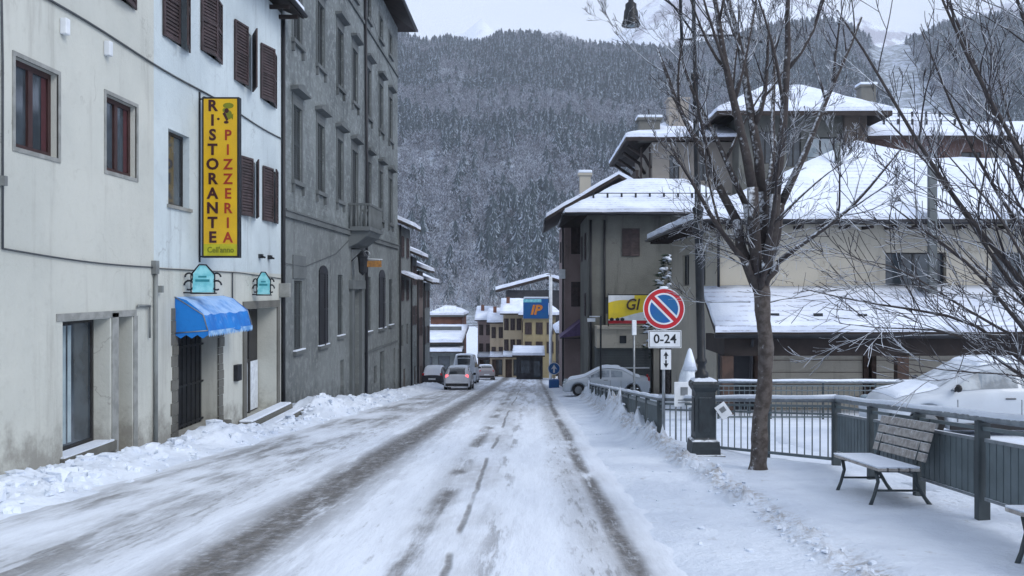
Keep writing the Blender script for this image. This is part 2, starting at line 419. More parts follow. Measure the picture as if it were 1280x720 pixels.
def roof(root, polys, t=.18, snow=.16, mat='eave_wood', name='roof'):
    mb = MB(); sheet(mb, polys, t); r = mb.build(name, mt[mat], root)
    if snow: snow_sheet('snow_cover', polys, snow, r)
    return r
def house(name, label, x0, x1, y0, y1, zb, zt, wall, holes_front=(), holes_left=(), holes_right=(), cat='house', group=None):
    """block with openings in its front (-Y), left (-X) and right (+X) faces; hole = (u0,u1,z0,z1,style)"""
    root = thing(name, (x0, y0, zb), label, cat, group)
    mb = MB()
    ff = Fr((0,y0,0),(1,0,0),(0,-1,0)); fl = Fr((x0,0,0),(0,1,0),(-1,0,0)); fr_ = Fr((x1,0,0),(0,1,0),(1,0,0)); fb = Fr((0,y1,0),(1,0,0),(0,1,0))
    for fr, a, b, hs in ((ff,x0,x1,holes_front),(fl,y0,y1,holes_left),(fr_,y0,y1,holes_right),(fb,x0,x1,())):
        holed(mb, fr, a, b, zb-1, zt, [h[:4] for h in hs], .18)
    mb.build('wall', mt[wall], root)
    for fr, hs in ((ff,holes_front),(fl,holes_left),(fr_,holes_right)):
        for h in hs:
            st = h[4] if len(h) > 4 else 'plain'
            if st == 'door':
                d = MB(); fr.quad(d, *h[:4], -.14); fr.box(d, h[0], h[0]+.08, h[2], h[3], -.14, -.06); fr.box(d, h[1]-.08, h[1], h[2], h[3], -.14, -.06); d.build('door', mt['brown_wood'], root)
            elif st == 'shut':
                w = window(root, fr, *h[:4], -.15); shutters(root, fr, h[0]-.02, h[1]+.02, h[2], h[3], 'shutter_brown', R(4), parent=w)
            elif st == 'open':
                w = window(root, fr, *h[:4], -.15)
                ww = (h[1]-h[0])/2
                for sd, ua in ((1,h[1]+.02),(-1,h[0]-.02)):
                    q = MB(); leaf(q, fr, ua, h[2], h[3], ww, R(3), sd, True, .02); q.build('shutter', mt['shutter_brown'], w, fix=False)
            elif st == 'dark':
                window(root, fr, *h[:4], -.15, leaves=1)
            else: window(root, fr, *h[:4], -.15)
    return root, ff, fl, fr_

# ------------------------------------------------------------------ pale building with the restaurant
XW = -8.06
LW = Fr((XW,0,0),(0,1,0),(1,0,0))
def pale_building():
    root = thing('plastered_building', (XW, 15, -1.6), 'pale plastered building at left holding the restaurant under the blue awning', 'building')
    H = {'a': [(10.6,11.9,4.0,5.42),(13.71,14.96,4.0,5.42),(16.64,17.92,4.03,5.48)], 'b': (19.5,20.7,3.66,5.34)}
    low = [(24.3,25.6,3.84,5.44),(26.3,27.75,3.84,5.44)]
    up = [(13.6,15.0,7.45,9.05),(16.4,17.8,7.45,9.05),(19.2,20.6,7.33,9.05),(21.4,22.75,7.6,9.1),(23.8,25.25,7.45,9.05),(26.1,27.6,7.45,9.05)]
    shop = (15.11,16.8,-1.12,1.22,.42); nar = (17.16,17.74,-1.5,1.25,.42); d2 = (20.0,22.6,-1.62,1.35,.45); d3 = (24.75,27.75,-2.0,1.2,.62)
    holes = H['a']+[H['b']]+low+up+[shop,nar,d2,d3]
    def mf(u, z): return 1 if (u > 18.75 and z > 2.25) else 0
    mf.u = [18.75]; mf.z = [2.25]
    mb = MB(); holed(mb, LW, 3, 28.25, -3.4, 10.62, holes, .30, mf)
    # other sides
    mb.face([(XW,3,-3.4),(XW-9,3,-3.4),(XW-9,3,10.6),(XW,3,10.6)]); mb.face([(XW,28.25,-3.4),(XW,28.25,10.6),(XW-9,28.25,10.6),(XW-9,28.25,-3.4)]); mb.face([(XW-9,3,-3.4),(XW-9,28.25,-3.4),(XW-9,28.25,10.6),(XW-9,3,10.6)])
    mb.build('wall', [mt['plaster_beige'], mt['plaster_white']], root)
    roof(root, [[(XW+.66,2.5,10.72),(XW+.66,28.55,10.72),(XW-5,28.55,13.1),(XW-5,2.5,13.1)],[(XW-5,2.5,13.1),(XW-5,28.55,13.1),(XW-9.6,28.55,10.9),(XW-9.6,2.5,10.9)]], .2, .15)
    g = MB(); g.tube([(XW+.72,2.5,10.66),(XW+.72,28.55,10.62)], .075, 8); g.build('gutter', mt['pipe'], root)
    for k in range(26):
        rf = MB(); rf.box(XW, XW+.6, 3.0+k, 3.09+k, 10.38, 10.50); rf.build('rafter', mt['eave_wood'], root)
    for h in H['a']:
        w = window(root, LW, *h[:4], -.17, 'frame_red', 'glass', 2, 0, .09)
        s = MB(); 
        for a,b,c,e in ((h[0]-.07,h[0],h[2]-.07,h[3]+.07),(h[1],h[1]+.07,h[2]-.07,h[3]+.07),(h[0],h[1],h[3],h[3]+.07),(h[0],h[1],h[2]-.07,h[2])): LW.box(s, a,b,c,e,-.02,.018)
        s.build('surround', mt['frame_sill'], w)
        c = MB(); LW.quad(c, h[0]+.80*(h[1]-h[0]), h[1]-.1, h[2]+.1, h[3]-.1, -.148); c.build('curtain', P('dark_red_curtain', (.07,.02,.025), None, 6, .8), w, fix=False)
        c = MB(); LW.quad(c, h[0]+.08*(h[1]-h[0]), h[0]+.22, h[2]+.1, h[3]-.45, -.148); c.build('curtain', mt['curtain'], w, fix=False)
    w = window(root, LW, *H['b'], -.2, 'frame_dark', 'glass', 1, 0, .06)
    s = MB(); LW.box(s, 19.42, 20.78, 3.58, 3.655, -.04, .05); s.build('sill', mt['frame_sill'], w)
    for i, h in enumerate(low+up):
        w = window(root, LW, *h[:4], -.2, 'frame_dark')
        shutters(root, LW, h[0]-.03, h[1]+.03, h[2]-.02, h[3]+.02, 'shutter_brown', R([10,6,4,9,5,12,9,14][i % 8]), parent=w, ang2=R([22,12,6,9,18,8,26,10][i % 8]))
    # shop window
    w = window(root, LW, *shop[:4], -.36, 'frame_dark', 'glass', 1, 0, .07, name='shop_window')
    c = MB()
    for k in range(16):
        y0 = 15.2+k*.05; d0 = -.338+.02*math.sin(k*1.7); d1 = -.338+.02*math.sin((k+1)*1.7)
        c.face([LW.P(y0,-1.0,d0), LW.P(y0+.05,-1.0,d1), LW.P(y0+.05,1.12,d1), LW.P(y0,1.12,d0)])
    c.build('curtain', P('pale_grey_net_curtain', (.34,.42,.46), (.24,.31,.35), 2, .8), w, fix=False)
    b = MB(); LW.box(b, 15.02, 16.92, -1.30, -1.125, -.36, .08); b.build('sill', mt['stone_base'], w)
    b = MB(); LW.box(b, 15.05, 16.86, -1.125, -1.095, -.27, .06); b.build('snow_cover', mt['snow'], w)
    b = MB(); LW.box(b, 14.98, 16.96, -2.4, -1.30, -.02, .035); b.build('plinth', mt['stone_base'], root)
    # surround band of shop front, slightly paler
    b = MB(); LW.box(b, 16.86, 17.12, -1.6, 1.32, -.02, .022); LW.box(b, 14.9, 17.9, 1.235, 1.36, -.02, .022); LW.box(b, 17.78, 17.95, -1.7, 1.235, -.02, .022)
    b.build('surround', mt['frame_sill'], root)
    b = MB(); LW.quad(b, nar[0], nar[1], nar[2], nar[3], -.38); LW.box(b, 17.2,17.26,-1.5,1.25,-.38,-.33); LW.box(b,17.26,17.7,-.1,-.04,-.38,-.34); b.build('door', mt['frame_dark'], root)
    b = MB(); LW.box(b, 17.05, 17.85, -2.3, -1.505, -.1, .12); b.build('doorstep', mt['stone_base'], root)
    # door two: dark wrought gate in rough stone jambs
    b = MB(); LW.quad(b, 20.0, 22.6, -1.62, 1.35, -.43)
    for k in range(9): LW.box(b, 20.12+k*.28, 20.15+k*.28, -1.6, 1.2, -.40, -.37)
    for z in (-1.55, -.6, .35, 1.1): LW.box(b, 20.0, 22.6, z, z+.05, -.41, -.375)
    dd = b.build('door', mt['black_metal'], root)
    b = MB(); LW.quad(b, 20.5, 20.72, .1, .75, -.36); b.build('notice', mt['glass_light'], dd, fix=False)
    b = MB()
    rj = random.Random(4)
    for u in (19.72, 22.6):
        z = -2.1
        while z < 1.3:
            hh = .16+.14*rj.random(); e = .12*rj.random()
            LW.box(b, u-(e if u < 21 else 0), u+.28+(e if u > 21 else 0), z, z+hh-.015, -.02, .014+.02*rj.random()); z += hh
    b.build('jamb_stones', mt['stone_base'], root)
    b = MB(); LW.box(b, 19.7, 23.0, -2.6, -1.63, -.42, .22); b.build('doorstep', mt['stone_base'], root, bevel=.03)
    # door three: recessed shop door with steps
    b = MB(); LW.quad(b, 24.75, 27.75, -2.0, 1.2, -.6); LW.box(b, 25.5,25.62,-2,1.2,-.6,-.52); LW.box(b, 26.7,26.82,-2,1.2,-.6,-.52); LW.box(b, 25.62,26.7,-.45,-.35,-.6,-.53)
    dd = b.build('door', mt['frame_dark'], root)
    c = MB(); LW.quad(c, 25.62, 26.7, -1.95, -.45, -.57); LW.quad(c, 26.82, 27.7, -1.95, -.45, -.57); c.build('curtain', mt['curtain'], dd, fix=False)
    c = MB(); LW.box(c, 24.72, 25.0, -2, 1.2, -.5, -.03); c.build('roller_shutter', mt['pipe_grey'], root)
    b = MB(); LW.box(b, 24.5, 24.74, -2.0, 1.42, -.02, .05); LW.box(b, 24.74, 28.0, 1.21, 1.42, -.02, .05); LW.box(b, 27.76,28.0,-2.1,1.21,-.02,.05); b.build('surround', mt['stone_base'], root)
    for (a, c_, z, d) in ((24.1, 28.1, -1.90, .42), (24.3, 28.15, -2.08, .80)):
        b = MB(); LW.box(b, a, c_, -2.9, z, (0 if d < .5 else .42), d); st = b.build('doorstep', mt['stone_base'], root, bevel=.02)
        b = MB(); LW.box(b, a+.03, c_-.03, z+.002, z+.07, .02 if d < .5 else .43, d-.03); st2 = b.build('snow_cover', mt['snow'], st, bevel=.03)
    # cables, pipes, little boxes
    b = MB(); pts = [(XW+.03, y, 6.58+.03*math.sin(y*.9)) for y in np.linspace(3, 28.2, 40)]; b.tube(pts, .022, 5); b.build('cable', mt['cable'], root)
    b = MB(); pts = [(XW+.03, 13.35+i*.27, 2.40-.008*i-.05*math.sin(i/20*math.pi)) for i in range(21)]; b.tube(pts, .016, 5)
    b.tube([(XW+.03,13.35,2.4),(XW+.03,13.35,5.2),(XW+.04,13.3,6.4)], .018, 5); b.tube([(XW+.03,18.7,2.22),(XW+.03,24.2,2.22),(XW+.03,28.2,2.1)], .014, 5); b.tube([(XW+.03,23.6,2.22),(XW+.03,23.6,1.3)], .02, 5); b.build('cable', mt['cable'], root)
    for q in ((13.3, 13.38, 3.35, 3.5, 0, .09),(18.62, 18.8, 2.1, 2.38, 0, .1),(18.9,18.98,1.7,1.85,.0,.12)):
        b = MB(); LW.box(b, *q); b.build('junction_box', mt['pipe_grey'], root)
    b = MB(); b.tube([(XW+.06,18.72,2.2),(XW+.06,18.72,-1.9)], .045, 8); b.build('drain_pipe', mt['pipe_grey'], root)
    b = MB(); b.tube([(XW+.05,18.45,1.42),(XW+.05,17.9,1.44),(XW+.05,17.9,1.40)], .03, 6); b.tube([(XW+.05,18.45,1.42),(XW+.05,18.45,.75)], .022, 6); b.build('conduit', mt['pipe_grey'], root)
    for (y, z) in ((15.08, 6.28), (16.62, 6.32)):
        b = MB(); LW.box(b, y-.07, y+.07, z-.14, z+.14, 0, .12); b.build('sensor_box', mt['white'], root, bevel=.02)
    for y in (26.0, 26.9):
        b = MB(); LW.box(b, y-.09, y+.09, 2.68, 2.8, 0, .1); b.tube([(XW+.05,y,2.74),(XW+.2,y-.1,2.70)], .03, 6); b.build('bracket_lamp', mt['black_metal'], root)
    b = MB(); LW.box(b, 23.75, 24.1, -.72, -.28, 0, .12); o = b.build('letterbox', mt['black_metal'], root, bevel=.01)
    b = MB(); LW.box(b, 28.0, 28.16, 1.5, 1.95, 0, .35); b.build('junction_box', mt['frame_sill'], root, bevel=.02)
    b = MB(); b.tube([(XW+.07,28.3,10.5),(XW+.07,28.32,-2.2)], .06, 8); b.build('downpipe', mt['pipe'], root)
    return root
pale_building()

def awning():
    r = thing('shop_awning', (XW, 19.85, .65), 'blue cloth awning dusted with snow over the restaurant door', 'awning')
    prof = [(0.0,1.60),(.25,1.53),(.64,1.22),(.75,.82)]
    y0, y1 = 19.85, 22.97; mb = MB(); n = 24
    for j in range(n):
        ya, yb = y0+(y1-y0)*j/n, y0+(y1-y0)*(j+1)/n
        for i in range(len(prof)-1):
            def w(y, k):
                d, z = prof[k]; sag = (.035*math.sin((y-y0)*2.6+k)+.02*math.sin((y-y0)*7.1))*(k > 0)
                return (XW+.01+d+sag*.5, y, z-abs(sag))
            mb.face([w(ya,i), w(yb,i), w(yb,i+1), w(ya,i+1)], smooth=True)
    for y in (y0, y1):
        mb.face([(XW+.01+d, y, z) for d, z in prof]+[(XW+.01,y,.74)])
    mb.build('cloth', mt['awn_blue'], r, fix=False)
    mb = MB()
    k = 26
    for i in range(k):     # scalloped white edge along the front and the sides
        a = y0+(y1-y0)*i/k; b = y0+(y1-y0)*(i+1)/k; x = XW+.765
        mb.face([(x,a,.83),(x,b,.83),(x,b,.74),(x,(a+b)/2,.68),(x,a,.74)])
    mb.build('valance', snowy('blue_white_valance', (.35,.55,.8), (.1,.3,.65), .9, 1, .6, 6), r, fix=False)
    for y in (y0, y1):
        mb = MB()
        for i in range(3):
            a = XW+.01+.25*i; b = a+.25
            mb.face([(a,y+.002,.82 if i else .75),(b,y+.002,.83),(b,y+.002,.74),((a+b)/2,y+.002,.66),(a,y+.002,.74)])
        mb.build('side_valance', mt['awn_blue'], r, fix=False)
        f = MB(); f.tube([(XW,y,.78),(XW+.75,y,.84)], .015, 6); f.tube([(XW,y,1.6),(XW+.64,y,1.2),(XW+.75,y,.84)], .014, 6); f.build('frame', mt['galv'], r)
awning()

def tall_sign():
    y = 21.2; x0, x1 = -7.95, -7.06; z0, z1 = 2.53, 6.40
    r = thing('restaurant_sign', (XW, y, z0), 'tall yellow restaurant and pizzeria sign standing out from the pale wall', 'sign')
    b = MB(); b.box(x0, x1, y, y+.18, z0, z1); b.build('case', mt['black_metal'], r)
    b = MB(); b.box(x0+.045, x1-.045, y-.012, y, z0+.045, z1-.045); fc = b.build('face_panel', mt['yellow'], r)
    b = MB(); b.box(x0+.045, x1-.045, y-.016, y-.0125, z0+.05, z0+.33); b.build('bottom_band', mt['olive2'], r)
    fn = lambda cx, cz: (lambda a, c, d: (cx+a, y-.013-d, cz+c))
    b = MB(); n = 10
    for i, ch in enumerate('RISTORANTE'): text_mesh(b, ch, .37, fn(x0+.26, z1-.22-i*.352), 0, .01, .012, 1.0)
    b.build('lettering', mt['letter_brown'], r, fix=False)
    b = MB()
    for i, ch in enumerate('PIZZERIA'): text_mesh(b, ch, .35, fn(x0+.63, z1-.93-i*.352), 0, .01, .008, .95)
    b.build('lettering', mt['letter_red'], r, fix=False)
    b = MB(); text_mesh(b, "Cell'anno", .19, fn((x0+x1)/2+.01, z0+.185), 0, .012, .003, .9); b.build('lettering', mt['olive'], r, fix=False)
    # small emblem of a cook carrying a tray
    def disc(mb, cx, cz, rx, rz, d=.016, n=14, m=0): mb.face([(cx+rx*math.cos(2*math.pi*k/n), y-d, cz+rz*math.sin(2*math.pi*k/n)) for k in range(n)], m)
    b = MB(); cx = x0+.62; cz = z1-.45
    disc(b, cx+.02, cz+.24, .13, .07, .018, m=0); disc(b, cx-.07, cz+.13, .05, .05, .019, m=0); disc(b, cx+.03, cz+.02, .08, .11, .018, m=0)
    disc(b, cx-.02, cz+.12, .055, .06, .021, m=1); disc(b, cx-.03, cz-.16, .06, .035, .018, m=1); disc(b, cx-.22, cz-.08, .035, .03, .018, m=1)
    b.face([(cx-.12,y-.02,cz+.05),(cx-.06,y-.02,cz+.09),(cx+.02,y-.02,cz-.1),(cx-.02,y-.02,cz-.14)], 1)
    b.face([(cx+.06,y-.02,cz-.02),(cx+.14,y-.02,cz+.05),(cx+.13,y-.02,cz-.1)], 0)
    b.build('emblem', [mt['olive'], mt['letter_brown']], r, fix=False)
    b = MB()
    for z in (z1-.03, z0+.03): b.tube([(XW,y+.09,z),(x0,y+.09,z)], .02, 6)
    b.tube([(XW+.02,y+.09,z0-.1),(XW+.02,y+.09,z1+.15)], .025, 6); b.tube([(XW,y+.4,z1+.1),(x0+.1,y+.09,z1)], .012, 5)
    b.build('bracket', mt['black_metal'], r)
tall_sign()

def lantern_sign(x0, x1, y, z0, z1, label):
    r = thing('lantern_sign', (XW, y, z0), label, 'sign', 'cyan ornate shop signs on the pale wall')
    w = x1-x0; c = (x0+x1)/2; h = z1-z0
    b = MB(); poly = [(-.26*w,.06*h),(.28*w,.06*h),(.30*w,.66*h),(.1*w,.96*h),(-.06*w,.98*h),(-.24*w,.70*h)]
    b.extr(poly, lambda a, z, t: (c+a, t, z0+z), y, y+.14); b.build('panel', mt['cyan'], r)
    b = MB(); b.box(c-.30*w, c+.33*w, y-.01, y+.16, z0, z0+.05*h)
    pp = [(c-.27*w,z0+.7*h),(c-.08*w,z0+h),(c+.11*w,z0+h*.99),(c+.33*w,z0+.68*h)]
    b.tube([(x,y,z) for x,z in pp], .018, 6)
    for sx in (-1, 1):
        for zc, rr in ((.30,.13),(.58,.11)):
            q = [(c+sx*(.37*w+rr*w*math.cos(t)), y+.05, z0+zc*h+rr*h*1.2*math.sin(t)) for t in np.linspace(0,5.2,14)]; b.tube(q, .022, 5)
        b.tube([(c+sx*.32*w,y+.05,z0),(c+sx*.32*w,y+.05,z0+.7*h)], .015, 5)
    b.tube([(XW,y+.05,z0+.05*h),(c,y+.05,z0+.03*h)], .018, 5); b.build('scrollwork', mt['black_metal'], r)
    b = MB(); b.box(c-.18*w, c+.2*w, y-.006, y-.001, z0+.42*h, z0+.50*h); b.box(c-.1*w, c+.12*w, y-.006, y-.001, z0+.56*h, z0+.62*h); b.build('motif', P('teal_motif', (.03,.25,.30), None, 4, .5), r)
lantern_sign(-8.04, -7.18, 20.3, 1.66, 2.34, 'larger cyan lantern sign with iron scrolls above the blue awning')
lantern_sign(-8.04, -7.42, 25.3, 1.58, 2.26, 'smaller cyan lantern sign beside the black downpipe')

# ------------------------------------------------------------------ grey palazzo
def grey_building():
    y0, y1, zt = 28.36, 52.8, 17.4
    root = thing('palazzo', (XW, y0, -2.4), 'tall grey stone building with shuttered windows and a small balcony', 'building')
    B = [30.2,33.5,36.9,40.0,43.4,46.9,50.06]
    f1 = [(b-.55,b+.55,5.45,8.0) for b in B]; f2 = [(b-.55,b+.55,10.2,12.6) for b in B]; f3 = [(b-.5,b+.5,15.0,16.2) for b in B]
    f1[3] = (39.4,40.6,4.4,8.0)
    gf = [(29.8,30.85,-.35,2.05),(33.25,34.6,-.4,2.38),(36.5,37.5,-.2,2.35),(42.9,44.0,-.35,2.35),(46.3,48.1,-.35,2.4),(49.6,50.8,-.3,2.3)]
    dr = [(37.0,37.7,-3.6,-1.25),(39.3,41.0,-3.9,1.7),(46.7,48.1,-4.6,-1.6),(44.9,45.7,-3.1,-2.2),(33.6,34.1,-3.1,-2.35),(30.1,30.6,-2.75,-2.2),(51.2,51.9,-4.8,-1.7)]
    def mf(u, z): return 1 if z < 4.2 else 0
    mf.u = []; mf.z = [4.2]
    mb = MB(); holed(mb, LW, y0, y1, -6, zt, f1+f2+f3+gf+dr, .22, mf)
    mb.face([(XW,y0,-6),(XW-12,y0,-6),(XW-12,y0,zt),(XW,y0,zt)]); mb.face([(XW,y1,-6),(XW,y1,zt),(XW-12,y1,zt),(XW-12,y1,-6)]); mb.face([(XW-12,y0,-6),(XW-12,y1,-6),(XW-12,y1,zt),(XW-12,y0,zt)])
    mb.build('wall', [mt['grey_wall'], mt['grey_lower']], root)
    roof(root, hip(XW-13, XW+1.0, y0-.6, y1+.8, 17.6, XW-6.2, XW-6.0, (y0+y1)/2, 20.5), .22, .16)
    b = MB(); b.tube([(XW+1.06,y0-.6,17.5),(XW+1.06,y1+.8,17.45)], .08, 8); b.build('gutter', mt['pipe'], root)
    b = MB(); LW.box(b, y0+.1, y1, 4.12, 4.32, -.02, .10); LW.box(b, y0+.1, y1, 4.32, 4.38, -.02, .14); b.build('string_course', mt['grey_trim'], root)
    b = MB(); LW.box(b, y0+.1, y1, 14.42, 14.56, -.02, .08); b.build('string_course', mt['grey_trim'], root)
    b = MB(); LW.box(b, 42.3, y1, -1.42, -1.30, -.02, .04); b.build('string_course', mt['grey_trim'], root)
    for hs, ped in ((f1,1),(f2,2),(f3,0)):
        for h in hs:
            w = window(root, LW, *h[:4], -.16, 'frame_dark')
            shutters(root, LW, h[0]+.01, h[1]-.01, h[2]+.02, h[3]-.02, 'shutter_grey', R(1.5), parent=w, d0=-.09)
            s = MB(); e = .13
            LW.box(s, h[0]-e, h[0]-.005, h[2], h[3], -.01, .035); LW.box(s, h[1]+.005, h[1]+e, h[2], h[3], -.01, .035)
            LW.box(s, h[0]-e, h[1]+e, h[3]+.003, h[3]+.16, -.01, .035); LW.box(s, h[0]-.2, h[1]+.2, h[2]-.14, h[2]-.004, -.01, .12)
            if ped:
                LW.box(s, h[0]-e*.7, h[1]+e*.7, h[3]+.17, h[3]+.4, -.01, .03)
                zc = h[3]+.42; s.extr([(0,zc),(.28,zc+.05),(.28,zc+.13),(0,zc+.13)], lambda d, z, u: LW.P(u, z, d), h[0]-.3, h[1]+.3)
                s.extr([((h[0]-.3),zc+.133),((h[1]+.3),zc+.133),((h[0]+h[1])/2,zc+.36)], lambda u, z, d: LW.P(u, z, d), 0, .24)
                for u in (h[0]-.14, h[1]+.04): LW.box(s, u, u+.1, h[2]-.42, h[2]-.145, 0, .10)
            s.build('surround', mt['grey_trim'], w)
    for i, h in enumerate(gf):
        dark = i in (1, 4)
        w = window(root, LW, *h[:4], -.16, 'frame_dark')
        if dark:
            for sd, ua in ((1,h[0]),(-1,h[1])):
                q = MB(); leaf(q, LW, ua, h[2], h[3], (h[1]-h[0])/2, R(5), sd, True, .01); q.build('shutter', mt['pipe'], w, fix=False)
            q = MB(); cu = (h[0]+h[1])/2; rr = (h[1]-h[0])/2
            q.extr([(cu+rr*math.cos(t), h[3]+.003+rr*.42*math.sin(t)) for t in np.linspace(0,math.pi,10)], lambda u, z, d: LW.P(u, z, d), -.01, .05); q.build('arch', mt['pipe'], w)
        else:
            shutters(root, LW, h[0]+.01, h[1]-.01, h[2]+.02, h[3]-.02, 'shutter_grey', R(1), parent=w, d0=-.1)
        s = MB(); LW.box(s, h[0]-.15, h[1]+.15, h[2]-.13, h[2]-.004, -.01, .12); s.build('sill', mt['grey_trim'], w)
        s = MB(); LW.box(s, h[0]-.13, h[1]+.13, h[2]-.002, h[2]+.04, -.01, .10); s.build('snow_cover', mt['snow'], w)
    for i, h in enumerate(dr):
        nm = 'door' if i in (0,1,2,6) else 'grille'
        q = MB(); LW.quad(q, h[0], h[1], h[2], h[3], -.19)
        if nm == 'grille':
            for k in range(4): LW.box(q, h[0]+(h[1]-h[0])*(k+.5)/4-.01, h[0]+(h[1]-h[0])*(k+.5)/4+.01, h[2], h[3], -.12, -.10)
        else:
            LW.box(q, (h[0]+h[1])/2-.02, (h[0]+h[1])/2+.02, h[2], h[3], -.19, -.16); LW.box(q, h[0], h[1], h[2]+1.2, h[2]+1.28, -.19, -.165)
        q.build(nm, mt['shutter_grey'] if i != 3 else mt['black_metal'], root)
    q = MB()
    for u in (38.85, 41.0): LW.box(q, u, u+.45, -5, 1.75, 0, .14)
    LW.box(q, 38.7, 41.6, 1.75, 2.15, 0, .2); q.build('portal', mt['grey_trim'], root)
    q = MB(); LW.box(q, 29.6, 31.2, 2.12, 2.92, 0, .05); q.build('plaque', mt['grey_trim'], root, bevel=.01)
    # balcony
    s = MB(); a, c = 38.5, 41.7
    LW.box(s, a, c, 4.32, 4.5, .1, .98)
    s.extr([(0,3.6),(.35,3.75),(.8,4.1),(.93,4.32),(0,4.32)], lambda d, z, u: LW.P(u, z, d), a+.15, c-.15)
    bal = s.build('balcony', mt['grey_trim'], root)
    s = MB(); LW.box(s, a+.02, c-.02, 5.42, 5.52, .86, .97)
    for u in (a+.02, c-.12): LW.box(s, u, u+.1, 5.42, 5.52, .02, .855)
    n = 15
    for k in range(n):
        u = a+.1+(c-a-.2)*k/(n-1); p = LW.P(u, 0, .91); s.lathe([(.035,4.5),(.06,4.7),(.075,4.85),(.035,5.15),(.05,5.42)], (p.x, p.y), 6)
    for k in range(4):
        for u in (a+.07, c-.07):
            p = LW.P(u, 0, .12+k*.22); s.lathe([(.035,4.5),(.06,4.7),(.075,4.85),(.035,5.15),(.05,5.42)], (p.x, p.y), 6)
    s.build('balustrade', mt['grey_trim'], bal)
    b = MB(); b.tube([(XW+.08,42.05,17.4),(XW+.12,42.3,8),(XW+.1,42.3,-3.7)], .07, 8); b.build('downpipe', mt['pipe'], root)
    b = MB(); b.tube([(XW+.04,28.6,2.6),(XW+.05,31,2.55),(XW+.04,36,3.2),(XW+.04,38.6,3.9)], .012, 4); b.tube([(XW+.04,28.5,19),(XW+.04,52,13.5)], .01, 4); b.build('cable', mt['cable'], root)
    # wrought lantern above the portal and sign
    r = thing('hanging_lantern', (XW,39.4,3.2), 'large dark wrought lantern hanging below the grey balcony', 'lantern')
    b = MB(); b.tube([(XW,39.3,3.55),(XW+.55,39.3,3.55)], .03, 6); b.tube([(XW,39.3,3.0),(XW+.5,39.3,3.5)], .02, 6); b.build('bracket', mt['black_metal'], r)
    b = MB(); b.lathe([(.0,3.5),(.1,3.42),(.26,3.2),(.22,3.15),(.17,2.5),(.05,2.4),(0,2.35)], (XW+.5,39.3), 8, smooth=False); b.build('lamp_body', mt['black_metal'], r)
    r = thing('hanging_sign', (XW,41.2,2.7), 'small orange signboard on a white bracket right of the grey portal', 'sign')
    b = MB(); b.box(-7.9, -7.05, 41.2, 41.24, 2.78, 3.08); b.build('board', P('orange_board', (.42,.20,.05), (.25,.13,.05), 7, .6), r)
    b = MB(); b.tube([(XW,41.22,3.18),(-7.0,41.22,3.14)], .018, 5); q=[(-7.75+.16*math.cos(t),41.22,3.38+.16*math.sin(t)) for t in np.linspace(0,5.5,14)]; b.tube(q,.015,5); b.tube([(-7.8,41.22,3.16),(-7.8,41.22,3.08)],.01,4); b.tube([(-7.15,41.22,3.16),(-7.15,41.22,3.08)],.01,4); b.build('bracket', mt['white'], r)
grey_building()
# ------------------------------------------------------------------ houses down the left side
def left_row():
    sp = [(53.0,57.9,5.6,'grey_lower',.75,'narrow grey house next to the tall grey palazzo'),(58.0,61.2,3.9,'grey_wall',.85,'second house after the palazzo, with low snowy eave'),
          (61.3,64.6,3.0,'brown_house',.9,'third house after the palazzo, brownish with snowy eave'),(64.7,69,2.2,'grey_lower',.8,'last and lowest of the grey houses on the left side')]
    for y0, y1, zt, m, oh, lab in sp:
        zb = road_z(y1)-.3; hs = []
        for k, z in enumerate([zt-1.9, zt-4.6, zt-7.4]):
            if z < zb+1: continue
            for q in (.28, .72):
                u = y0+(y1-y0)*q; hs.append((u-.4,u+.4,z,z+1.3,'shut' if k < 2 else 'plain'))
        hs.append((y0+1.9,y0+2.7,zb-.2,zb+1.9,'door'))
        hs = [h for h in hs if h[4] == 'door' or h[2] > zb+2.2]
        r, ff, fl, fr = house('town_house', lab, XW-8, XW+.05, y0, y1, zb, zt, m, (), (), hs)
        roof(r, gable_or(XW-8.6, XW+oh, y0-.25, y1+.02, zt+.02, XW-4, zt+2), .15, .22)
        b = MB(); b.tube([(XW+.12,y0+.1,zt),(XW+.12,y0+.1,zb)], .06, 6); b.build('downpipe', mt['pipe'], r)
        if y0 < 54:
            b = MB(); sheet(b, [[(XW+.05,53.2,2.75),(XW+.05,57.6,2.75),(XW+.95,57.6,2.35),(XW+.95,53.2,2.35)]], .08); c = b.build('door_canopy', mt['eave_wood'], r)
            snow_sheet('snow_cover', [[(XW+.06,53.2,2.75),(XW+.06,57.6,2.75),(XW+.95,57.6,2.35),(XW+.95,53.2,2.35)]], .16, c)
            b = MB(); b.box(XW-2,XW-1.4,54,54.6,zt+1,zt+2.6); b.build('chimney', mt['grey_trim'], r)
def gable_or(x0, x1, y0, y1, z, rx, rz):
    return [[(rx,y0,rz),(x1,y0,z),(x1,y1,z),(rx,y1,rz)],[(x0,y0,z),(rx,y0,rz),(rx,y1,rz),(x0,y1,z)]]
mt['brown_house'] = plaster('brown_render', (.17,.14,.13), (.12,.10,.095), (.06,.055,.05), .1, .4, .4)
mt['pink_house'] = plaster('pinkish_render', (.33,.26,.255), (.25,.195,.19), (.10,.08,.07), .1, .4, .4)
mt['beige_house'] = plaster('beige_render', (.47,.44,.37), (.41,.385,.33), (.16,.14,.11), -.2, .4, .35)
mt['garage'] = plaster('garage_panel', (.60,.56,.48), (.54,.50,.43), (.15,.13,.1), -2, 0, .25)
mt['yellow_house'] = plaster('ochre_render', (.42,.35,.20), (.32,.27,.17), (.2,.15,.06), 0, .3, .3)
mt['cream_house'] = plaster('cream_render', (.36,.33,.29), (.30,.275,.245), (.16,.13,.1), 0, .3, .35)
mt['grey_green'] = plaster('dark_grey_green_render', (.18,.185,.17), (.12,.125,.115), (.05,.05,.045), 0, .4, .5, rough_b=.3)
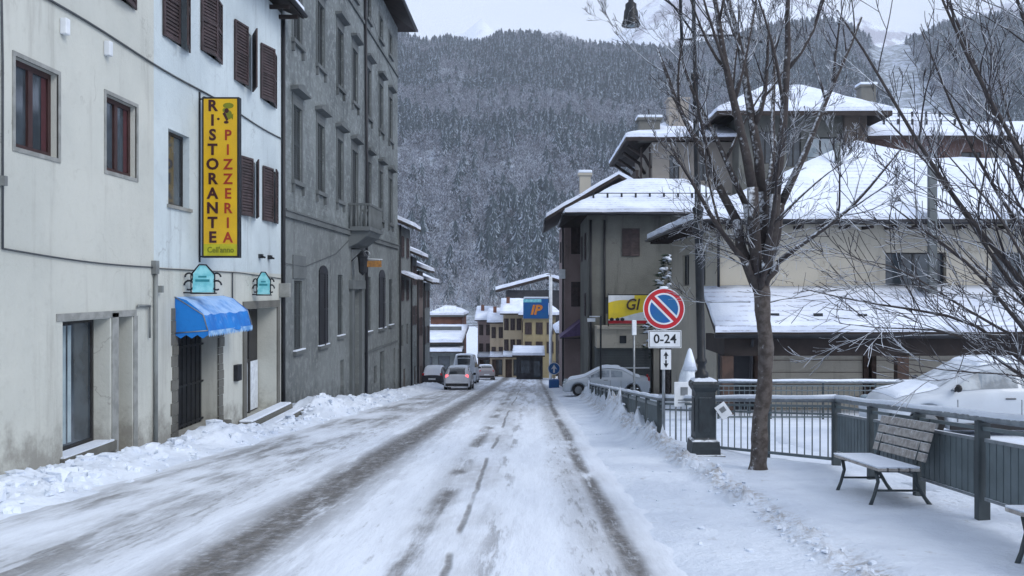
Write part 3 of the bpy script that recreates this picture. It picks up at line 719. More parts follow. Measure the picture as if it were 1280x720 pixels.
mt['brick'] = plaster('red_brick', (.22,.105,.075), (.16,.08,.06), (.08,.05,.045), -3, 0, .4, blk=('x', 2, .8))
mt['slate'] = P('dark_slate_wall', (.045,.047,.055), (.03,.032,.04), 2, .8)
mt['warm_house'] = plaster('warm_cream_render', (.52,.43,.32), (.44,.36,.27), (.2,.16,.12), -3, 0, .3)
mt['warm2_house'] = plaster('warm_beige_render', (.54,.46,.33), (.46,.38,.27), (.2,.16,.12), -3, 0, .3)
left_row()

# ------------------------------------------------------------------ far end of the street
def far_village():
    r, ff, fl, fr = house('brick_house', 'far brick topped building closing the street on the left', -13.6, -9.4, 118, 126, road_z(118), -1.9, 'brick', [(-12.2,-11.3,-4.1,-3.0),(-10.8,-10.0,-4.1,-3.0)])
    roof(r, hip(-13.9,-9.1,117.6,126.4,-1.8,-12,-11,122,-.9), .25, .3, 'grey_trim')
    b = MB()
    for x in np.linspace(-13,-10.2,6): b.tube([(x,118.6,-1.4),(x,118.6,-.6)], .04, 4)
    b.tube([(-13,118.6,-.6),(-10.2,118.6,-.6)], .05, 4); b.build('roof_rail', mt['white'], r)
    r, ff, fl, fr = house('garage_building', 'low grey building with snowy flat roof below the far brick house', -13.4, -8.9, 106, 115, road_z(106), -4.8, 'grey_lower', [(-11.3,-9.9,-8.8,-6.4,'dark'),(-12.9,-12.0,-7.6,-6.5)])
    roof(r, [[(-13.9,105,-4.7),(-8.3,105,-4.7),(-8.3,115.5,-3.3),(-13.9,115.5,-3.3)]], .2, .35)
    b = MB(); sheet(b, [[(-13.6,104.3,-5.75),(-8.3,104.3,-5.75),(-8.3,105.98,-5.5),(-13.6,105.98,-5.5)]], .12); c = b.build('door_canopy', mt['eave_wood'], r)
    snow_sheet('snow_cover', [[(-13.6,104.3,-5.75),(-8.3,104.3,-5.75),(-8.3,105.98,-5.5),(-13.6,105.98,-5.5)]], .3, c)
    b = MB(); b.box(-13.0,-8.8,110,110.1,-3.5,-3.0); b.build('parapet', mt['grey_trim'], r)
    # row curving away on the right side of the street
    def grid(x0, x1, zs, n, w=.42, h=1.25, st='shut'):
        return [((x0+(x1-x0)*(i+.5)/n)-w, (x0+(x1-x0)*(i+.5)/n)+w, z, z+h, st) for z in zs for i in range(n)]
    rows = [(-6.9,-5.15,112,-2.3,'pink_house',2,'farthest pinkish brown house in the row across the street end'),
            (-5.1,-3.35,107,-2.4,'warm_house',2,'cream house between the pinkish house and tall beige house far down the street'),
            (-3.3,-1.15,101,-1.15,'warm2_house',3,'tall beige house with shutters far down the street'),]
    for x0, x1, y, zt, m, n, lab in rows:
        zb = road_z(y); hs = grid(x0, x1, [z for z in (zt-1.9, zt-4.3) ], n, .24, 1.35) + [(x0+.25,x0+1.0,zb-.2,zb+2.1,'door'),(x1-1.0,x1-.25,zb+.2,zb+2.1,'dark')]
        r, ff, fl, fr = house('town_house', lab, x0, x1, y, y+9, zb, zt, m, hs, [(y+2,y+2.9,zt-2,zt-.7,'shut'),(y+5,y+5.9,zt-2,zt-.7,'shut')])
        roof(r, hip(x0-.35, x1+.3, y-.9, y+9.3, zt+.05, x0-.35, x1+.3, y+4, zt+1.5), .15, .22)
        b = MB(); b.box(x0+.3,x0+.7,y+2,y+2.5,zt+.2,zt+1.9); b.build('chimney', mt['brick'], r)
        b = MB(); sheet(b, [[(x0,y-1.3,zb+2.5),(x1,y-1.3,zb+2.5),(x1,y-.02,zb+2.9),(x0,y-.02,zb+2.9)]], .1); c = b.build('shop_canopy', mt['eave_wood'], r)
        snow_sheet('snow_cover', [[(x0,y-1.3,zb+2.5),(x1,y-1.3,zb+2.5),(x1,y-.02,zb+2.9),(x0,y-.02,zb+2.9)]], .2, c)
    r, ff, fl, fr = house('slate_building', 'tall dark walled building with a wide snowy roof behind the petrol station sign', -3.3, 6.5, 112, 122, road_z(112), 1.5, 'slate', [(-2.3,-1.2,-1.6,-.2),(.2,1.3,-1.6,-.2)])
    roof(r, [[(-4.6,111,1.55),(2.0,111,3.3),(2.0,123,3.3),(-4.6,123,1.55)],[(2.0,111,3.3),(7.5,111,1.6),(7.5,123,1.6),(2.0,123,3.3)]], .3, .4)
    r, ff, fl, fr = house('ochre_house', 'ochre yellow house behind the petrol station sign', -1.0, 2.6, 97, 106, road_z(97), -1.2, 'yellow_house', grid(-1.0,2.6,[-3.3,-5.4],3,.35,1.3)+[(-.6,.3,road_z(97),road_z(97)+2.2,'door')], [(99,100,-3.2,-2,'shut'),(102,103,-3.2,-2,'shut')])
    roof(r, hip(-1.5,3.1,96.4,106.5,-1.15,0,1.6,101,.0), .15, .3)
    r, ff, fl, fr = house('kiosk', 'low dark kiosk with thick snow on its roof far down the street', -1.6, 1.1, 90, 94, road_z(90), -4.9, 'slate', [(-1.2,-.2,-7,-5.6,'dark'),(.1,.9,-7.4,-5.6,'dark')])
    roof(r, [[(-2.0,88.8,-5.0),(1.3,88.8,-5.0),(1.3,94.2,-4.6),(-2.0,94.2,-4.6)]], .15, .25)
    r, ff, fl, fr = house('dark_house', 'dark low house with snowy roof right of the white sign mast', 2.7, 6.5, 82, 92, road_z(82), -2.4, 'brown_house', [(3.1,3.9,-5.6,-4.2,'shut')], [(84,85,-4.7,-3.4,'shut'),(87,88,-4.7,-3.4,'shut')])
    roof(r, hip(2.2,7.0,81.3,92.6,-2.35,4,5.5,87,-.9), .15, .3)
    # petrol totem
    r = thing('petrol_station_sign', (1.78,85,road_z(85)), 'blue petrol station sign with orange letters on a white mast', 'sign')
    b = MB(); b.tube([(1.8,85,road_z(85)-.2),(1.8,85,2.9)], .16, 8); b.build('mast', mt['white'], r)
    b = MB(); b.tube([(1.8,85,2.9),(1.75,85,3.3)], .05, 6); b.sphere((1.75,85,3.35), .16, 8); b.tube([(1.4,85,3.1),(2.1,85,3.1)],.03,5); b.build('street_light', mt['galv'], r)
    b = MB(); b.box(-.85,1.6,84.85,85.15,-1.15,.75); b.build('panel', mt['blue'], r, bevel=.05)
    b = MB(); b.box(-.85,.9,84.84,84.848,.42,.72); b.build('light_band', mt['cyan'], r)
    b = MB(); text_mesh(b, 'IP', 1.25, lambda a, c, d: (.42+a+c*.25, 84.83-d, -.35+c), 0, .02, .05, 1.05); b.build('lettering', mt['orange'], r, fix=False)
    b = MB(); b.box(-.8,1.6,84.88,85.12,.78,.95); b.build('snow_cover', mt['snow'], r, bevel=.05)
    # blue direction bollard
    y = 60; z = road_z(y)
    r = thing('direction_sign', (1.5,y,z), 'round blue traffic sign with white arrow standing in the snow beyond the fence', 'sign')
    b = MB(); b.tube([(1.5,y,z-.2),(1.5,y,z+1.9)], .04, 6); b.build('pole', mt['galv'], r)
    b = MB(); b.extr([(.42*math.cos(t),.42*math.sin(t)) for t in np.linspace(0,2*math.pi,25)[:-1]], lambda a, c, t: (1.5+a, y+t, z+1.35+c), -.06, -.045, 0)
    b.extr([(.38*math.cos(t),.38*math.sin(t)) for t in np.linspace(0,2*math.pi,25)[:-1]], lambda a, c, t: (1.5+a, y+t, z+1.35+c), -.066, -.061, 1)
    b.extr([(-.06,-.28),(.06,-.28),(.06,.02),(.2,-.05),(0,.28),(-.2,-.05),(-.06,.02)], lambda a, c, t: (1.5+a, y+t, z+1.35+c), -.074, -.068, 0); b.build('disc', [mt['white'], mt['blue']], r)
    b = MB(); b.box(1.15,1.85,y-.3,y+.3,z-.1,z+.62); b.build('base', mt['blue'], r, bevel=.08)
far_village()

# ------------------------------------------------------------------ houses on the right
def right_houses():
    # R1
    r, ff, fl, fr = house('grey_house', 'grey three storey house with brown shutter above the yellow banner', 3.05, 11.2, 48, 55.5, road_z(48), 5.82, 'grey_green',
        [(4.93,5.85,3.55,5.05,'shut'),(8.2,9.1,3.55,5.05,'shut'),(3.9,4.8,.4,1.3,'plain')], [(49.6,50.5,3.4,4.9,'shut'),(53,53.8,3.4,4.9,'shut'),(49.6,50.5,.2,1.5,'shut')])
    rp = hip(1.75, 12.3, 46.9, 56.8, 5.85, 5.6, 9, 52, 8.05)
    rf = roof(r, rp, .16, .2)
    b = MB(); sl = (8.05-5.85)/(52-46.9); yy = 48.7; zz = 5.85+sl*(yy-46.9)+.2
    b.tube([(3.3,yy,zz+.22),(11.0,yy,zz+.22)], .025, 5)
    for x in np.arange(3.4,11,.78): b.box(x-.05,x+.05,yy-.05,yy+.08,zz-.15,zz+.24)
    b.build('snow_guard', mt['black_metal'], rf)
    b = MB(); b.tube([(1.75,46.8,5.74),(12.3,46.8,5.74)], .07, 6); b.tube([(1.68,46.9,5.74),(1.68,56.8,5.74)], .07, 6); b.build('gutter', mt['pipe'], r)
    b = MB(); b.tube([(3.2,47.9,5.5),(3.2,47.9,-3.9)], .07, 6); b.build('downpipe', mt['pipe'], r)
    b = MB(); b.tube([(3.95,47.9,5.5),(3.95,47.9,-.2)], .06, 6); b.build('downpipe', mt['pipe'], r)
    # ground floor extension
    b = MB(); b.box(3.4,9.2,46.2,47.9,-1.35,-.35); b.box(3.4,9.2,46.0,47.9,-.345,-.22); b.build('fascia', mt['beige_house'], r)
    b = MB(); b.box(4.6,4.95,46.15,46.19,-1.1,-.7); b.build('vent', mt['black_metal'], r)
    b = MB(); b.box(3.4,6.3,46.5,47.9,-3.9,-1.36)
    for k in range(18): b.box(3.45,6.25,46.46,46.5,-3.8+k*.135,-3.72+k*.135)
    b.build('roller_door', mt['grey_trim'], r)
    b = MB(); b.box(3.5,6.2,46.42,46.455,-2.45,-2.38); b.build('door_rail', mt['white'], r)
    b = MB(); b.box(6.4,6.7,46.3,47.9,-4,-1.36); b.box(8.3,8.7,46.3,47.9,-4,-1.36); b.build('pillar', mt['beige_house'], r)
    b = MB(); b.box(6.3,8.3,47.2,47.9,-4,-1.36); b.build('recess', mt['slate'], r)
    b = MB(); b.box(8.7,9.2,46.25,47.9,-4,-1.36); b.build('pillar', mt['cream_house'], r)
    b = MB(); sheet(b, [[(7.2,45.2,-2.0),(9.4,45.2,-2.0),(9.4,46.2,-1.7),(7.2,46.2,-1.7)]], .3); b.build('red_canopy', P('dull_red_canopy', (.22,.08,.07), None, 4, .7), r)
    # banner
    t = thing('banner', (3.98,45.8,-.2), 'yellow and white banner with red hem hanging on the grey house', 'banner')
    x0, x1, z0, z1, y = 3.98, 8.3, -.05, 1.42, 45.85
    b = MB(); n = 16
    for i in range(n):
        a, c = x0+(x1-x0)*i/n, x0+(x1-x0)*(i+1)/n
        w = lambda x: y+.05*math.sin(x*3.1)
        f = lambda x: z0+.95+.28*math.sin((x-x0)*1.3+.5)
        g = lambda x: z0+.42-.20*math.cos((x-x0)*1.5)
        for za, zb, m in (((z0,z0),(z0+.16,z0+.16),2),((z0+.16,z0+.16),(g(a),g(c)),1),((g(a),g(c)),(f(a),f(c)),0),((f(a),f(c)),(z1,z1),1 if i < 5 else 0)):
            b.face([(a,w(a),za[0]),(c,w(c),za[1]),(c,w(c),zb[1]),(a,w(a),zb[0])], m)
    b.build('cloth', [mt['yellow2'], mt['white'], mt['red']], t, fix=False)
    b = MB(); text_mesh(b, 'GI', .82, lambda a, c, d: (5.25+a+c*.2, y-.07-d, .92+c), 0, .01, .012, .9)
    b.build('lettering', mt['brown_wood'], t, fix=False)
    for x in (4.15,4.45,4.7):
        b = MB(); b.sphere((x,y-.07,z0+.22), .12, 6, (1,.05,.8)); b.build('motif', mt['black_metal'], t)
    b = MB(); b.tube([(x0,y+.08,z1+.03),(x1+.4,y+.08,z1+.03)], .025, 5)
    for x in (x0, x1): b.tube([(x,y+.08,z0-.15),(x,y+.08,z1+.1)], .03, 5)
    b.build('rail', mt['black_metal'], t)
    # R2
    r, ff, fl, fr = house('brown_house', 'narrow brownish house with a pale left edge behind the grey house', 2.1, 9, 57, 68, road_z(57), 6.2, 'pink_house',
        [(2.55,3.3,4.0,5.8,'shut'),(2.55,3.3,.6,2.2,'shut')], [(59,60,3.6,5.1,'shut'),(63,64,3.6,5.1,'shut'),(59,60,.3,1.7,'plain')])
    roof(r, gable_y(.9, 10.2, 55.7, 69, 6.3, 5.5, 9.0), .2, .22)
    b = MB(); b.box(3.1,3.8,57,57.7,7.3,9.1); b.box(3.0,3.9,56.9,57.8,9.1,9.25); c = b.build('chimney', mt['beige_house'], r)
    b = MB(); b.box(3.0,3.9,56.9,57.8,9.254,9.45); b.build('snow_cover', mt['snow'], c, bevel=.06)
    b = MB(); b.tube([(2.0,56.9,6.1),(2.0,56.9,-4.6)], .07, 6); b.tube([(.85,55.7,6.2),(.85,69,6.2)], .07, 6); b.build('downpipe', mt['pipe'], r)
    b = MB(); b.box(1.75,2.15,56.7,56.98,2.4,3.0); b.build('snowy_meter_box', mt['white'], r)
    t = thing('small_awning', (1.9,55.2,-1.4), 'small purple triangular awning on the brown house', 'awning')
    b = MB(); b.face([(1.75,55.6,-1.35),(3.05,55.6,-.35),(3.05,56.9,-.2),(1.75,56.9,-1.2)]); b.face([(1.75,55.6,-1.35),(3.05,55.6,-1.2),(3.05,55.6,-.35)]); b.build('cloth', P('purple_cloth', (.13,.09,.20), (.09,.06,.14), 4, .7), t, fix=False)
    b = MB(); b.tube([(1.75,55.6,-1.37),(3.05,55.6,-1.37),(3.05,57,-1.37)], .03, 5); b.build('frame', mt['black_metal'], t)
    # R3: large upper villa
    r = thing('upper_villa', (8,60,-5), 'large villa with deep eaves and brick pillars rising behind the beige house', 'house')
    f1 = Fr((0,61.5,0),(1,0,0),(0,-1,0)); f2 = Fr((0,59.5,0),(1,0,0),(0,-1,0))
    hs = [(9.6,10.3,9.3,11.1),(11.6,12.4,9.3,11.1)]
    b = MB(); holed(b, f1, 8.4, 14, -5, 12.0, hs, .2); b.face([(8.4,61.5,-5),(8.4,61.5,12),(8.4,72,12),(8.4,72,-5)]); b.face([(8.4,72,-5),(14,72,-5),(14,72,12),(8.4,72,12)]); b.build('wall', mt['cream_house'], r)
    for h in hs: window(r, f1, *h, -.15)
    hs = [(15.2,16.4,10.2,12.4),(17.2,18.2,10.0,12.6),(18.6,21.4,9.3,12.0)]
    b = MB(); holed(b, f2, 14, 22.2, -5, 13.5, hs, .25)
    for x in (14, 22.2): b.face([(x,59.5,-5),(x,59.5,13.5),(x,72,13.5),(x,72,-5)])
    b.face([(14,72,-5),(14,72,13.5),(22.2,72,13.5),(22.2,72,-5)]); b.build('wall', mt['grey_green'], r)
    for h in hs[:2]: window(r, f2, *h, -.2)
    window(r, f2, *hs[2], -.2, 'frame_dark', 'glass_light', 3, 1, .08)
    b = MB(); b.box(21.0,22.5,59.1,59.6,4,13.45); b.build('brick_pillar', plaster('brown_brick', (.17,.145,.125), (.12,.10,.09), (.1,.07,.05), -3, 0, .3, blk=('x', 2.5, .8)), r)
    roof(r, hip(6.4, 15, 60, 73, 12.1, 10.5, 13, 66.5, 14.2), .25, .25)
    roof(r, hip(12.1, 23.6, 57.6, 71, 13.4, 17.0, 19.6, 64, 16.35), .3, .25)
    # brackets under deep eave
    for y in (61.8, 65, 68.5, 71.5):
        b = MB(); b.tube([(8.35,y,10.2),(7.9,y,11.0),(6.7,y,11.8)], .12, 6); b.build('eave_bracket', mt['eave_wood'], r)
    b = MB(); b.box(7.2,9.2,61.2,61.45,8.9,9.1); b.box(7.2,7.4,61.1,72,8.9,10.0); 
    for x in (7.6,8.2): b.box(x-.06,x+.06,61.2,61.3,9.1,11.6)
    b.build('loggia', mt['eave_wood'], r)
    b = MB(); b.box(7.55,9.0,61.8,63,12.2,13.6); b.box(7.4,9.15,61.65,63.15,13.6,13.75); c = b.build('chimney', mt['stone_base'], r)
    b = MB(); b.box(7.4,9.15,61.65,63.15,13.754,13.95); b.build('snow_cover', mt['snow'], c, bevel=.05)
    b = MB(); b.box(9.9,11.3,63.5,65,12.8,15.4); b.box(9.8,11.4,63.4,65.1,15.4,15.55); b.build('chimney', mt['cream_house'], r)
    b = MB(); b.box(24.7,25.8,66,67,14,16.9); b.box(24.6,25.9,65.9,67.1,16.9,17.05); ch = b.build('chimney', mt['stone_base'], r)
    b = MB(); b.box(24.6,25.9,65.9,67.1,17.054,17.25); b.build('snow_cover', mt['snow'], ch, bevel=.05)
    # right wing
    f3 = Fr((0,61.5,0),(1,0,0),(0,-1,0)); hs = [(24.2,25.6,9.4,11.3),(27,28.4,9.4,11.3),(30,31.4,9.4,11.3)]
    b = MB(); holed(b, f3, 22.25, 32, -5, 12.2, hs, .2); b.face([(32,61.5,-5),(32,61.5,12.2),(32,72,12.2),(32,72,-5)]); b.build('wall', plaster('reddish_render', (.21,.135,.12), (.15,.10,.09), (.08,.06,.05), -3, 0, .4), r)
    for h in hs: window(r, f3, *h, -.15)
    rf = roof(r, hip(22.6, 33.2, 60, 73, 12.2, 22.6, 29, 67, 15.2), .25, .25)
    b = MB()
    for yy in (62, 64.3):
        zz = 12.2+3/7*(yy-60)+.4; b.tube([(23.6,yy,zz+.12),(31,yy,zz+.12)], .03, 4)
        for x in np.arange(23.8,31,1.0): b.box(x-.06,x+.06,yy-.05,yy+.1,zz-.15,zz+.25)
    b.build('snow_guard', mt['black_metal'], rf)
    # roof behind at right
    r, ff, fl, fr = house('hillside_house', 'house with snowy roof at the right edge above the beige house', 34, 48, 66, 78, -5, 12.3, 'cream_house', [(35,36.4,9.6,11.2,'shut'),(38,39.4,9.6,11.2,'shut')])
    roof(r, hip(33.2,49,65,79,12.4,37,45,72,15.2), .2, .25)
    # R4: beige house with porch
    r = thing('beige_house', (6.5,31,road_z(31)), 'long beige house with snowy hipped roof and a lower snowy porch', 'house')
    f4 = Fr((0,31,0),(1,0,0),(0,-1,0)); f5 = Fr((6.5,0,0),(0,1,0),(-1,0,0))
    hs = [(12.45,14.6,1.85,3.05),(16.2,18.4,1.85,3.05),(20.5,22.5,1.85,3.05)]
    b = MB(); holed(b, f4, 6.5, 26, -4, 4.05, hs, .3); holed(b, f5, 31, 41, -4, 4.05, [(36.4,38,1.9,3.2),(33.0,34.2,1.9,3.2)], .2)
    b.face([(26,31,-4),(26,41,-4),(26,41,4.05),(26,31,4.05)]); b.face([(6.5,41,-4),(6.5,41,4.05),(26,41,4.05),(26,41,-4)]); b.build('wall', mt['beige_house'], r)
    for h in hs: window(r, f4, *h, -.26, 'frame_dark', 'glass', 2, 0, .05)
    for h in ((36.4,38,1.9,3.2),(33.0,34.2,1.9,3.2)): window(r, f5, *h, -.15)
    py = hip(5.5, 20.5, 30, 42, 4.15, 13.0, 13.01, 35.2, 7.55)
    wing = [[(14,30,4.13),(27,30,4.13),(27,35.4,6.85),(14,35.4,6.85)],[(14,35.4,6.85),(27,35.4,6.85),(27,42,4.13),(14,42,4.13)]]
    rf = roof(r, py, .16, .2); roof(r, wing, .15, .2)
    b = MB(); b.tube([(5.45,42,4.05),(5.45,29.95,4.05),(27,29.95,4.05)], .07, 6); b.build('gutter', mt['pipe'], r)
    for y in np.arange(30.4,42,.8):
        b = MB(); b.box(5.6,6.5,y,y+.1,3.88,3.98); b.build('rafter', mt['eave_wood'], r)
    for x in np.arange(6.0,26,.8):
        b = MB(); b.box(x,x+.1,30.1,30.98,3.85,3.97); b.build('rafter', mt['eave_wood'], r)
    b = MB(); b.tube([(6.55,30.9,4.0),(6.55,30.9,1.8)], .05, 6); b.build('downpipe', mt['pipe'], r)
    b = MB(); b.box(13.42,13.68,29.7,29.88,1.6,6.0); b.box(13.42,13.68,29.88,30.98,1.7,1.85); c = b.build('flue', mt['grey_trim'], r)
    b = MB(); b.tube([(11.6,33.4,6.2),(11.6,33.4,7.3)], .12, 8); b.build('roof_vent', mt['grey_trim'], r)
    # porch
    pr = [[(5.75,27.5,.42),(26,27.5,.42),(26,30.99,1.68),(6.0,30.99,1.68)]]
    rf = roof(r, pr, .16, .2, name='porch_roof')
    b = MB()
    for (x, y) in ((7.8,28.3),(9.2,28.3),(10.6,28.25),(16.5,29.0)):
        z = .42+1.26/3.49*(y-27.5)+.2; b.box(x-.14,x+.14,y-.05,y+.05,z-.1,z+.08)
    b.build('snow_guard', mt['black_metal'], rf)
    b = MB(); b.box(15.4,15.52,29.3,29.42,.9,1.95); b.build('vent_pipe', mt['black_metal'], rf)
    b = MB(); b.tube([(5.7,27.45,.30),(26,27.45,.28)], .065, 8); b.tube([(6.9,27.5,.2),(7.0,28.0,-.1),(7.0,28.4,-2.5)], .05, 6); b.build('gutter', mt['pipe'], r)
    b = MB(); b.box(6.1,26,27.9,28.1,-.35,.22); b.box(6.1,6.3,28.1,30.9,-.35,.22); b.build('beam', mt['eave_wood'], r)
    for x in (6.2, 11.75, 17.4, 22.6):
        b = MB(); b.box(x-.18,x+.18,27.85,28.15,-2.7,-.36); b.build('post', mt['brown_wood'], r)
    for (xa, xb) in ((7.9,11.5),(11.95,17.1),(17.7,22.3)):
        b = MB(); b.box(xa,xb,30.6,30.96,-2.75,-.35); gd = b.build('garage_door', mt['garage'], r)
        b = MB()
        for k in range(5): b.box(xa+.02,xb-.02,30.575,30.598,-2.4+k*.42,-2.385+k*.42)
        b.box(xa-.16,xa-.01,30.5,30.96,-2.75,-.35); b.box(xb+.01,xb+.16,30.5,30.96,-2.75,-.35)
        b.build('door_frame', mt['brown_wood'], gd)
    b = MB(); b.box(6.53,7.7,30.7,30.96,-2.8,-.35); b.build('door', mt['slate'], r)
right_houses()
# ------------------------------------------------------------------ railings
def fence(label, pts, ground, top, style, bay=1.6, post=.1, lo=.14, hi=.86):
    """pts: two (x,y) ends; ground/top: z at both ends"""
    (xa, ya), (xb, yb) = pts; L = math.hypot(xb-xa, yb-ya); n = max(1, round(L/bay))
    r = thing('railing', (xa, ya, ground[0]), label, 'fence')
    def q(t, h, d=0):
        x = xa+(xb-xa)*t; y = ya+(yb-ya)*t; g = ground[0]+(ground[1]-ground[0])*t; tp = top[0]+(top[1]-top[0])*t
        nx, ny = -(yb-ya)/L, (xb-xa)/L
        return Vector((x+nx*d, y+ny*d, g+(tp-g)*h))
    b = MB(); b.tube([q(0,1), q(1,1)], .042, 8); rail = b.build('top_rail', mt['rail_steel'], r)
    b = MB(); k = max(6, int(L*2)); 
    b.tube([q(i/k,1,0)+Vector((0,0,.040+.010*math.sin(i*1.7))) for i in range(k+1)], .042, 6); b.build('snow_cover', mt['snow'], rail)
    for i in range(n+1):
        t = i/n; b = MB(); p = q(t,0); e = q(t,.97)
        b.bar(p-Vector((0,0,.4)), e, post, post*.7); b.build('post', mt['fence_dark'], r, bevel=.008)
    b = MB(); b.bar(q(0,.90), q(1,.90), .04, .04); 
    if style == 'open': b.bar(q(0,.10), q(1,.10), .045, .045); b.bar(q(0,.78), q(1,.78), .03, .03)
    b.build('middle_rail', mt['fence_paint'], r)
    for i in range(n):
        t0, t1 = (i+.06)/n, (i+.94)/n; b = MB()
        if style == 'open':
            m = max(3, int(L/n/.145))
            for j in range(1, m):
                t = i/n + j/m/n; b.tube([q(t,.11), q(t,.89)], .011, 6, cap=False)
        else:
            m = int(L/n*.88/.07)
            for j in range(m):
                ta = t0+(t1-t0)*j/m; tb = t0+(t1-t0)*(j+.94)/m
                b.bar((q(ta,lo)+q(tb,lo))/2, (q(ta,hi)+q(tb,hi))/2, .006 if j % 2 else .022, (q(tb,.5)-q(ta,.5)).length)
            b.add([q(t0,lo+.02,.0),q(t1,lo+.02,.0),q(t1,hi-.02,.0),q(t0,hi-.02,.0)], [(0,1,2,3)])
        o = b.build('infill', mt['fence_paint'], r, fix=False)
        if style != 'open':
            c = MB(); c.bar(q(t0,lo), q(t1,lo), .05, .03); c.bar(q(t0,hi), q(t1,hi), .05, .035); c.build('panel_frame', mt['rail_steel'], r)
    return r
FB = ((2.55,17.6),(4.84,14.0))
fence('solid panelled grey green railing running down the street from the no parking sign', ((2.55,17.6),(2.75,43.0)), (-1.36,plat_z(43)-.35), (-.42,plat_z(43)+.58), 'panel', 2.0)
fence('open barred railing behind the tree trunk and the lamp post', FB, (-1.36,-1.03), (-.42,.02), 'open', 1.55, .07)
fence('panelled grey railing behind the wooden benches', ((4.84,14.0),(4.62,6.0)), (-1.03,-.36), (.02,.72), 'panel', 1.6, .13, .22, .79)
fence('barred railing with pale top rail in front of the garage doors', ((5.4,25.5),(14.5,25.5)), (-2.05,-2.05), (-.92,-.92), 'open', 1.5, .06)

# ------------------------------------------------------------------ benches
def make_bench():
    r = thing('park_bench', (0,0,0), 'snow dusted bench of grey wooden slats in front of the panelled railing', 'bench', 'wooden benches by the railing', world=False)
    # local: length along y (-.75...75), front towards -x
    L = .78
    b = MB()
    for i in range(4): b.box(-.27+i*.125, -.165+i*.125, -L, L, .42, .455)
    st = b.build('seat', mt['wood_grey'], r, bevel=.006)
    b = MB(); b.box(-.275, .215, -L+.01, L-.01, .458, .475); b.build('snow_cover', mt['snow'], st, bevel=.012)
    for i in range(4):
        z0 = .53+i*.115; x = .24+.035*i
        b = MB(); v = [(x,-L,z0),(x+.03,-L,z0+.095),(x+.065,-L,z0+.085),(x+.035,-L,z0-.01)]
        b.add(v+[(p[0],L,p[2]) for p in v], [(0,1,2,3),(7,6,5,4),(0,4,5,1),(1,5,6,2),(2,6,7,3),(3,7,4,0)])
        s_ = b.build('back_slat', mt['wood_grey'], r, bevel=.005)
    for y in (-.58, .58):
        b = MB()
        b.tube([(-.30,y,0),(-.25,y,.12),(-.20,y,.28),(-.22,y,.41)], [.024,.02,.022,.024], 8); b.build('leg', mt['fence_dark'], r)
        b = MB(); b.tube([(.40,y,0),(.33,y,.10),(.24,y,.26),(.22,y,.42),(.28,y,.62),(.42,y,1.0)], [.026,.022,.024,.026,.022,.016], 8); b.build('leg', mt['fence_dark'], r)
        b = MB(); b.tube([(-.22,y,.405),(.22,y,.405)], .02, 6); b.tube([(-.21,y,.18),(.27,y,.18)], .014, 6); b.build('stretcher', mt['fence_dark'], r)
    return r
bench = make_bench()
bench.location = (4.22, 10.75, plat_z(10.75)-.02); bench.rotation_euler = (R(-4.8),0,R(-1)); bench['label'] = 'whole snow dusted slatted bench standing before the panelled railing'
b2 = copy_tree(bench); b2.location = (4.24, 6.60, plat_z(6.6)-.03); b2['label'] = 'bench cut off by the right edge with only its snowy seat end showing'
bench['group'] = b2['group'] = 'wooden benches by the railing'

